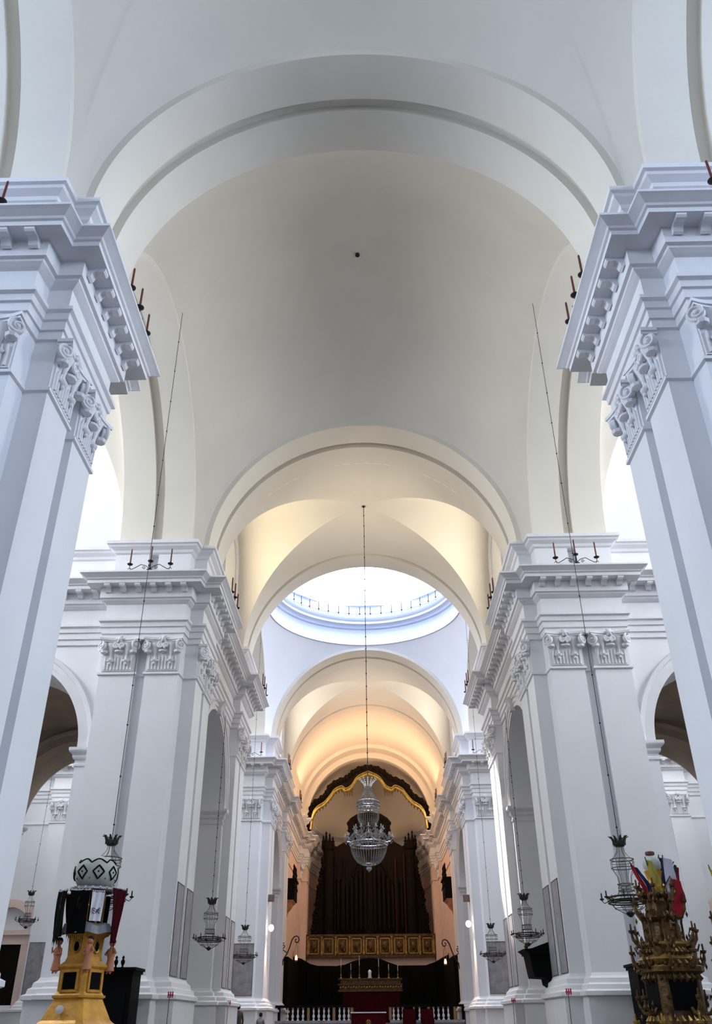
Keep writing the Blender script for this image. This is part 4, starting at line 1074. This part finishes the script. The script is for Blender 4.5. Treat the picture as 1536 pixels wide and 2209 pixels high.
mb = MB(); mb.grid([[(x, -.05, z) for x, z in g2], [(x, -.22, (z+zz)/2) for (x, z), (_, zz) in zip(g2, d2)], [(x, .0, z) for x, z in d2], [(x, .35, z) for x, z in d2]])
mb.grid([[(x, -.05, z) for x, z in g2], [(x, .35, z) for x, z in g2]]); mb.build('carved_band', 'wood', can)
mb = MB(); mb.tube([(x, -.12, z) for x, z in g2], .12, 6); mb.tube([(x, -.2, z+.17) for x, z in g2], .05, 6); M['canopy_gold'] = mat('olive_gold_leaf', (.34, .27, .08), .3, .6, noise=.5, scale=4)
mb.build('gold_moulding', 'canopy_gold', can)
mb = MB()
for i, (x, z) in enumerate(g2[2:-2]):
    if i % 2 == 0 and (-1.8 > x or x > 1.8 or abs(x) < .0): mb.octa((x, -.05, z-.16), .05, .17)
for sx in (-1, 1):
    for k in range(4): mb.tube([(sx*(1.25+.18*k), -.05, 16.95-.03*k), (sx*(1.25+.18*k), -.05, 16.35)], [.10, .03], 6)
mb.build('gold_tassels', 'dark_gold', can)
mb = MB()
for i, (x, z) in enumerate(d2):
    if i % 2 == 0: mb.ball((x*.98, -.1, z-.08), .17+.06*(i % 4 == 0), 7, 5)
for sx in (-1, 1):
    mb.tube([(sx*(4.45+.08*sin(k)), -.08, 13.95-.12*k) for k in range(9)], [.16-.01*k for k in range(9)], 7)
mb.build('volutes', 'wood', can)

st = empty('choir_stalls', (0, 63, 1.6), 'black wooden choir stalls with curved crest across the chancel', 'choir stalls')
top = [(-5.68, 5.72), (-5.55, 5.5), (-5.1, 5.36), (-4.6, 5.27), (-4.0, 4.95), (-3.5, 4.84), (-2.3, 4.82), (-1.7, 4.9), (-1.2, 5.08), (-.6, 5.24), (0, 5.26), (.6, 5.22), (1.2, 5.0), (1.8, 4.82), (3.6, 4.82), (4.2, 5.0), (4.8, 5.3), (5.1, 5.42), (5.2, 5.55)]
poly = [(-5.15, 0)] + [(max(-5.15, min(5.15, x)), z-1.6) for x, z in top] + [(5.15, 0)]
mb = MB(); extrude(mb, poly, 0, .3); mb.build('high_back', 'black', st)
for k in range(12):
    x = -4.7+k*.855
    if abs(x) < 1.0: continue
    mb = MB(); mb.box(x-.04, x+.04, -.5, .02, 0, 1.3); mb.box(x-.04, x+.75, -.45, 0, .42, .48); mb.build('stall_seat', 'black', st)
for k in range(13):
    x = -5.0+k*.835; mb = MB(); mb.lathe([(.05, 1.4), (.07, 1.5), (.04, 1.7), (.04, 2.8), (.07, 2.9)], (x, -.04, 0), 8); mb.build('stall_column', 'black', st)
for sx in (-1, 1):
    mb = MB(); mb.box(min(sx*4.75, sx*5.15), max(sx*4.75, sx*5.15), -8.2, 0, 0, 3.3); mb.build('side_stall', 'black', st)

pf = MB(); pf.box(-15, 15, 35.6, 45.5, 0, .3); pf.box(-14.8, 14.8, 36.1, 45.2, .3, .6); tag(pf.build('floor', 'floor'), 'raised floor under the dome, two steps up', 'floor', kind='structure')
pf = MB()
for k in range(5): pf.box(-5.2, 5.2, 50.3+.35*k, 72, .22*k, .22*(k+1))
for k in range(2): pf.box(-4.9, 4.9, 52.1+.35*k, 72, 1.1+.25*k, 1.1+.25*(k+1))
tag(pf.build('floor', 'floor'), 'raised chancel floor with steps below the balustrade', 'floor', kind='structure')

ba = empty('balustrade', (0, 53.0, 1.6), 'chancel balustrade with white turned balusters and dark handrail', 'balustrade')
mb = MB(); mb.box(-5.2, -1.0, -.12, .16, .72, .84); mb.box(1.0, 5.0, -.12, .16, .72, .84); mb.build('handrail', 'wood', ba)
mb = MB(); mb.box(-5.2, -1.0, -.14, .18, 0, .12); mb.box(1.0, 5.0, -.14, .18, 0, .12); mb.build('base_rail', 'marble', ba)
bal = None
for x in [-4.53, -4.25, -3.97, -3.69, -3.12, -2.84, -2.56, -2.30, -1.72, -1.47, -1.22, 1.2, 1.45, 1.7, 2.3, 2.6, 3.35, 3.62, 3.88, 4.15]:
    if bal is None:
        mb = MB(); mb.lathe([(.07, .12), (.07, .16), (.03, .19), (.075, .30), (.065, .36), (.025, .44), (.06, .55), (.05, .62), (.028, .66), (.06, .69), (.06, .72)], n=12); bal = mb.build('baluster', 'white_cloth', ba, 50); o = bal
    else:
        o = bal.copy(); COL.objects.link(o)
    o.location = (x, 0, 0)
for x in (-5.0, -3.4, -2.02, -1.05, 1.02, 3.1, 4.5, 4.95):
    mb = MB(); mb.box(x-.07, x+.07, -.1, .14, .12, .72); mb.build('post', 'brass' if abs(x) < 4.9 else 'wood', ba)

al = empty('high_altar', (0, 60, 1.6), 'dark gilded high altar table with six tall candlesticks', 'altar')
mb = MB(); mb.box(-1.75, 1.75, -.1, 1.0, 0, 1.6); mb.build('altar_frontal', 'red_cloth', al)
mb = MB(); mb.box(-2.05, 1.95, -.2, 1.0, 1.65, 1.75); mb.box(-1.95, 1.9, -.12, 1.0, 1.75, 2.0); mb.box(-2.05, 1.95, -.2, 1.0, 2.0, 2.08); mb.box(-1.9, 1.85, -.1, 1.0, 2.08, 2.3); mb.box(-2.05, 1.95, -.2, 1.0, 2.3, 2.38); mb.build('altar_steps', 'dark_gold', al)
mb = MB()
for k in range(24): mb.ball((-1.9+k*.163, -.16, 1.87+.03*(k % 2)), .06, 6, 4)
mb.build('gilt_carving', 'gold', al)
for x, h in ((-1.88, 1.1), (-1.26, .8), (-.73, 1.25), (.48, 1.1), (1.1, .75), (1.67, .7)):
    mb = MB(); mb.lathe([(.08, 2.38), (.03, 2.45), (.05, 2.55), (.02, 2.6), (.018, 2.38+h*.55), (.05, 2.4+h*.55)], (x, 0, 0), 8); c = mb.build('candlestick', 'brass', al)
    mb = MB(); mb.lathe([(.018, 2.4+h*.55), (.016, 2.38+h), (.002, 2.4+h)], (x, 0, 0), 6); mb.build('candle', 'white_cloth', c)
mb = MB(); mb.box(-.22, .06, -.1, .3, 2.38, 2.42); mb.box(-.17, .01, -.06, .25, 2.42, 2.72); mb.lathe([(.12, 2.72), (.08, 2.8), (.01, 2.86)], (-.08, .1, 0), 10); mb.build('tabernacle', 'white_cloth', al)

am = empty('draped_table', (-.15, 50.6, 0), 'table under a dark red cloth with gold emblem, in the balustrade opening', 'table')
mb = MB(); mb.box(-.88, .88, -.25, .35, .25, 2.03); mb.build('red_cloth', 'red_cloth', am)
mb = MB(); mb.box(-.92, .92, -.28, .38, 2.03, 2.08); mb.build('table_top', 'white_cloth', am)
mb = MB(); mb.box(-.07, -.02, -.27, -.25, 1.52, 1.72); mb.box(.02, .07, -.27, -.25, 1.52, 1.72); mb.tube([(.12*cos(t*pi/6), -.26, 1.62+.12*sin(t*pi/6)) for t in range(12)], .012, 4, True); mb.build('emblem', 'gold', am)

for k, (x, lab) in enumerate(((2.0, 'dark red high backed armchair nearer the draped table'), (2.95, 'dark red high backed armchair farther from the draped table'))):
    r = empty('armchair', (x, 51.9, 1.1), lab, 'chair', 'red armchairs before the balustrade')
    mb = MB(); mb.box(-.34, .34, .18, .28, .45, 1.12); mb.build('backrest', 'red_cloth', r)
    mb = MB(); mb.box(-.34, .34, -.3, .25, .38, .5); mb.build('seat', 'red_cloth', r)
    for sx_ in (-1, 1):
        mb = MB(); mb.box(sx_*.34-.03, sx_*.34+.03, -.28, .25, .64, .70); mb.build('armrest', 'wood', r)
        for yy in (-.26, .22):
            mb = MB(); mb.box(sx_*.31-.03, sx_*.31+.03, yy-.03, yy+.03, 0, .64 if yy < 0 else .4); mb.build('leg', 'wood', r)

# red cleats with the cords that hold the hanging lamps
for x, y, lab in ((-4.72, 23.1, 'red cord cleat on the base of the large left pier'), (-4.7, 32.4, 'red cord cleat on the left pier base before the dome'),
                  (4.7, 32.0, 'red cord cleat on the right pier base before the dome'), (4.75, 23.1, 'red cord cleat on the base of the large right pier')):
    r = empty('cord_cleat', (x, y, 2.2), lab, 'cleat', 'red cord cleats')
    M['cleat'] = M.get('cleat') or mat('red_enamel', (.40, .02, .06), .5)
    mb = MB()
    for q in (-.05, 0, .05): mb.box(q-.013, q+.013, -.02, .02, -.06, .07)
    mb.box(-.06, .06, 0, .12, -.012, .012); mb.build('clip', 'cleat', r)
    mb = MB(); mb.tube([(-.02, 0, -.05), (-.03, -.01, -1.0), (-.02, 0, -2.19)], .008, 5); mb.build('cord', 'iron', r)

# ---------------------------------------------------------------- side aisles: doorway and picture on the far left
def side_door(sx, lab):
    r = empty('door_1', (sx*17.35, 44.86, 0), lab, 'door', None, 'structure')
    mb = MB()
    for (a, b, c_, d, e) in ((-1.1, -.75, 0, 4.9, .18), (.75, 1.1, 0, 4.9, .18), (-1.1, 1.1, 4.9, 5.3, .2), (-1.25, 1.25, 5.3, 5.5, .32)): mb.box(a, b, -e, .02, c_, d)
    mb.build('door_frame', 'pink', r)
    mb = MB(); R_ = [(1.5*cos(t), 5.35+.2+1.45*sin(t)-.15) for t in [radians(q) for q in range(35, 146, 5)]]
    P_ = [(x, z-.0) for x, z in R_]; I_ = [(x*.82, z-.35) for x, z in R_]
    n = len(P_); mb.add([(x, -.32, z) for x, z in P_]+[(x, -.32, z) for x, z in I_], [(i, i+1, n+i+1, n+i) for i in range(n-1)])
    mb.grid([[(x, -.32, z) for x, z in P_], [(x, 0, z) for x, z in P_]]); mb.grid([[(x, -.32, z) for x, z in I_], [(x, 0, z) for x, z in I_]]); mb.build('curved_pediment', 'pink', r)
    mb = MB(); mb.box(-.75, .75, -.1, 0, 0, 4.9); mb.build('door_leaf', 'wood', r)
side_door(-1, 'dark door with curved pediment at the far left, beyond the aisle arch')
side_door(1, 'matching door in the right transept, out of view')

# ---------------------------------------------------------------- people
def person(x, y, z, h, face, label, top, seated=False):
    r = empty('person', (x, y, z), label, 'person', rz=face)
    s = h/1.72
    V = [(0, 0, .93), (0, .01, 1.10), (0, .02, 1.28), (0, .01, 1.42), (0, -.005, 1.50), (0, -.015, 1.60), (0, -.01, 1.67),
         (.17, .02, 1.40), (.23, .03, 1.13), (.22, -.08, .90), (.22, -.12, .82), (-.17, .02, 1.40), (-.23, .03, 1.13), (-.22, -.08, .90), (-.22, -.12, .82),
         (.10, 0, .86), (.11, -.01, .48), (.11, .02, .09), (.12, -.14, .04), (-.10, 0, .86), (-.11, -.03, .48), (-.11, .02, .09), (-.12, -.14, .04)]
    E_ = [(0, 1), (1, 2), (2, 3), (3, 4), (4, 5), (5, 6), (3, 7), (7, 8), (8, 9), (9, 10), (3, 11), (11, 12), (12, 13), (13, 14), (0, 15), (15, 16), (16, 17), (17, 18), (0, 19), (19, 20), (20, 21), (21, 22)]
    Rr = [.15, .14, .15, .11, .055, .085, .08, .065, .045, .035, .035, .065, .045, .035, .035, .09, .06, .045, .04, .09, .06, .045, .04]
    for sd in (9, 13):   # fingers and thumb
        b = V[sd+1]; q = 1 if b[0] > 0 else -1
        for k in range(5):
            i = len(V); off = (k-2)*.017
            V.append((b[0]-q*.01, b[1]+off-.0, b[2]-.05 if k else b[2]-.01)); V.append((b[0]-q*(.02 if k else .04), b[1]+off-(.01 if k else .03), b[2]-(.10-.006*abs(k-2) if k else .05)))
            E_ += [(sd+1, i), (i, i+1)]; Rr += [.010, .008]
    me = bpy.data.meshes.new('body'); me.from_pydata([tuple(c*s for c in v) for v in V], E_, [])
    o = bpy.data.objects.new('body', me); COL.objects.link(o); o.parent = r
    sk = o.modifiers.new('skin', 'SKIN')
    for i, rr in enumerate(Rr):
        me.skin_vertices[0].data[i].radius = (rr*s*(1.25 if i in (1, 2) else 1), rr*s)
    me.skin_vertices[0].data[0].use_root = True
    sb = o.modifiers.new('sub', 'SUBSURF'); sb.levels = 2; sb.render_levels = 2
    m = bpy.data.materials.new('person_colours'); m.use_nodes = True; nt = m.node_tree; b = nt.nodes['Principled BSDF']; b.inputs['Roughness'].default_value = .85
    tc = nt.nodes.new('ShaderNodeTexCoord'); sp = nt.nodes.new('ShaderNodeSeparateXYZ'); nt.links.new(tc.outputs['Object'], sp.inputs[0])
    cr_ = nt.nodes.new('ShaderNodeValToRGB'); mr = nt.nodes.new('ShaderNodeMath'); mr.operation = 'DIVIDE'; mr.inputs[1].default_value = 2*s
    nt.links.new(sp.outputs['Z'], mr.inputs[0]); nt.links.new(mr.outputs[0], cr_.inputs[0]); nt.links.new(cr_.outputs[0], b.inputs['Base Color'])
    cr_.color_ramp.interpolation = 'CONSTANT'; e = cr_.color_ramp.elements
    e[0].position = 0; e[0].color = (.02, .02, .03, 1); e[1].position = .46; e[1].color = (*top, 1); q = e.new(.745); q.color = (.38, .22, .16, 1)
    me.materials.append(m)
    mb = MB(); mb.lathe([(.06, 1.56), (.09, 1.60), (.098, 1.66), (.085, 1.72), (.04, 1.755), (.002, 1.76)], (0, .018, 0), 14); mb.xf(lambda p: tuple(c*s for c in p)); mb.build('hair', 'hair', r, 60)
    mb = MB(); mb.octa((0, -.10, 1.625), .014, .02)
    for q in (-1, 1): mb.ball((q*.032, -.088, 1.655), .010, 6, 4)
    mb.tube([(-.025, -.092, 1.59), (0, -.098, 1.587), (.025, -.092, 1.59)], .006, 4)
    mb.xf(lambda p: tuple(c*s for c in p)); mb.build('face_features', 'hair', r)
person(-5.70, 42.0, .6, 1.70, radians(200), 'person with dark hair and dark clothes standing by the left dome pier', (.05, .03, .03))
person(-4.94, 44.0, .6, 1.40, radians(170), 'smaller person in grey standing at the foot of the left dome pier', (.16, .17, .19))
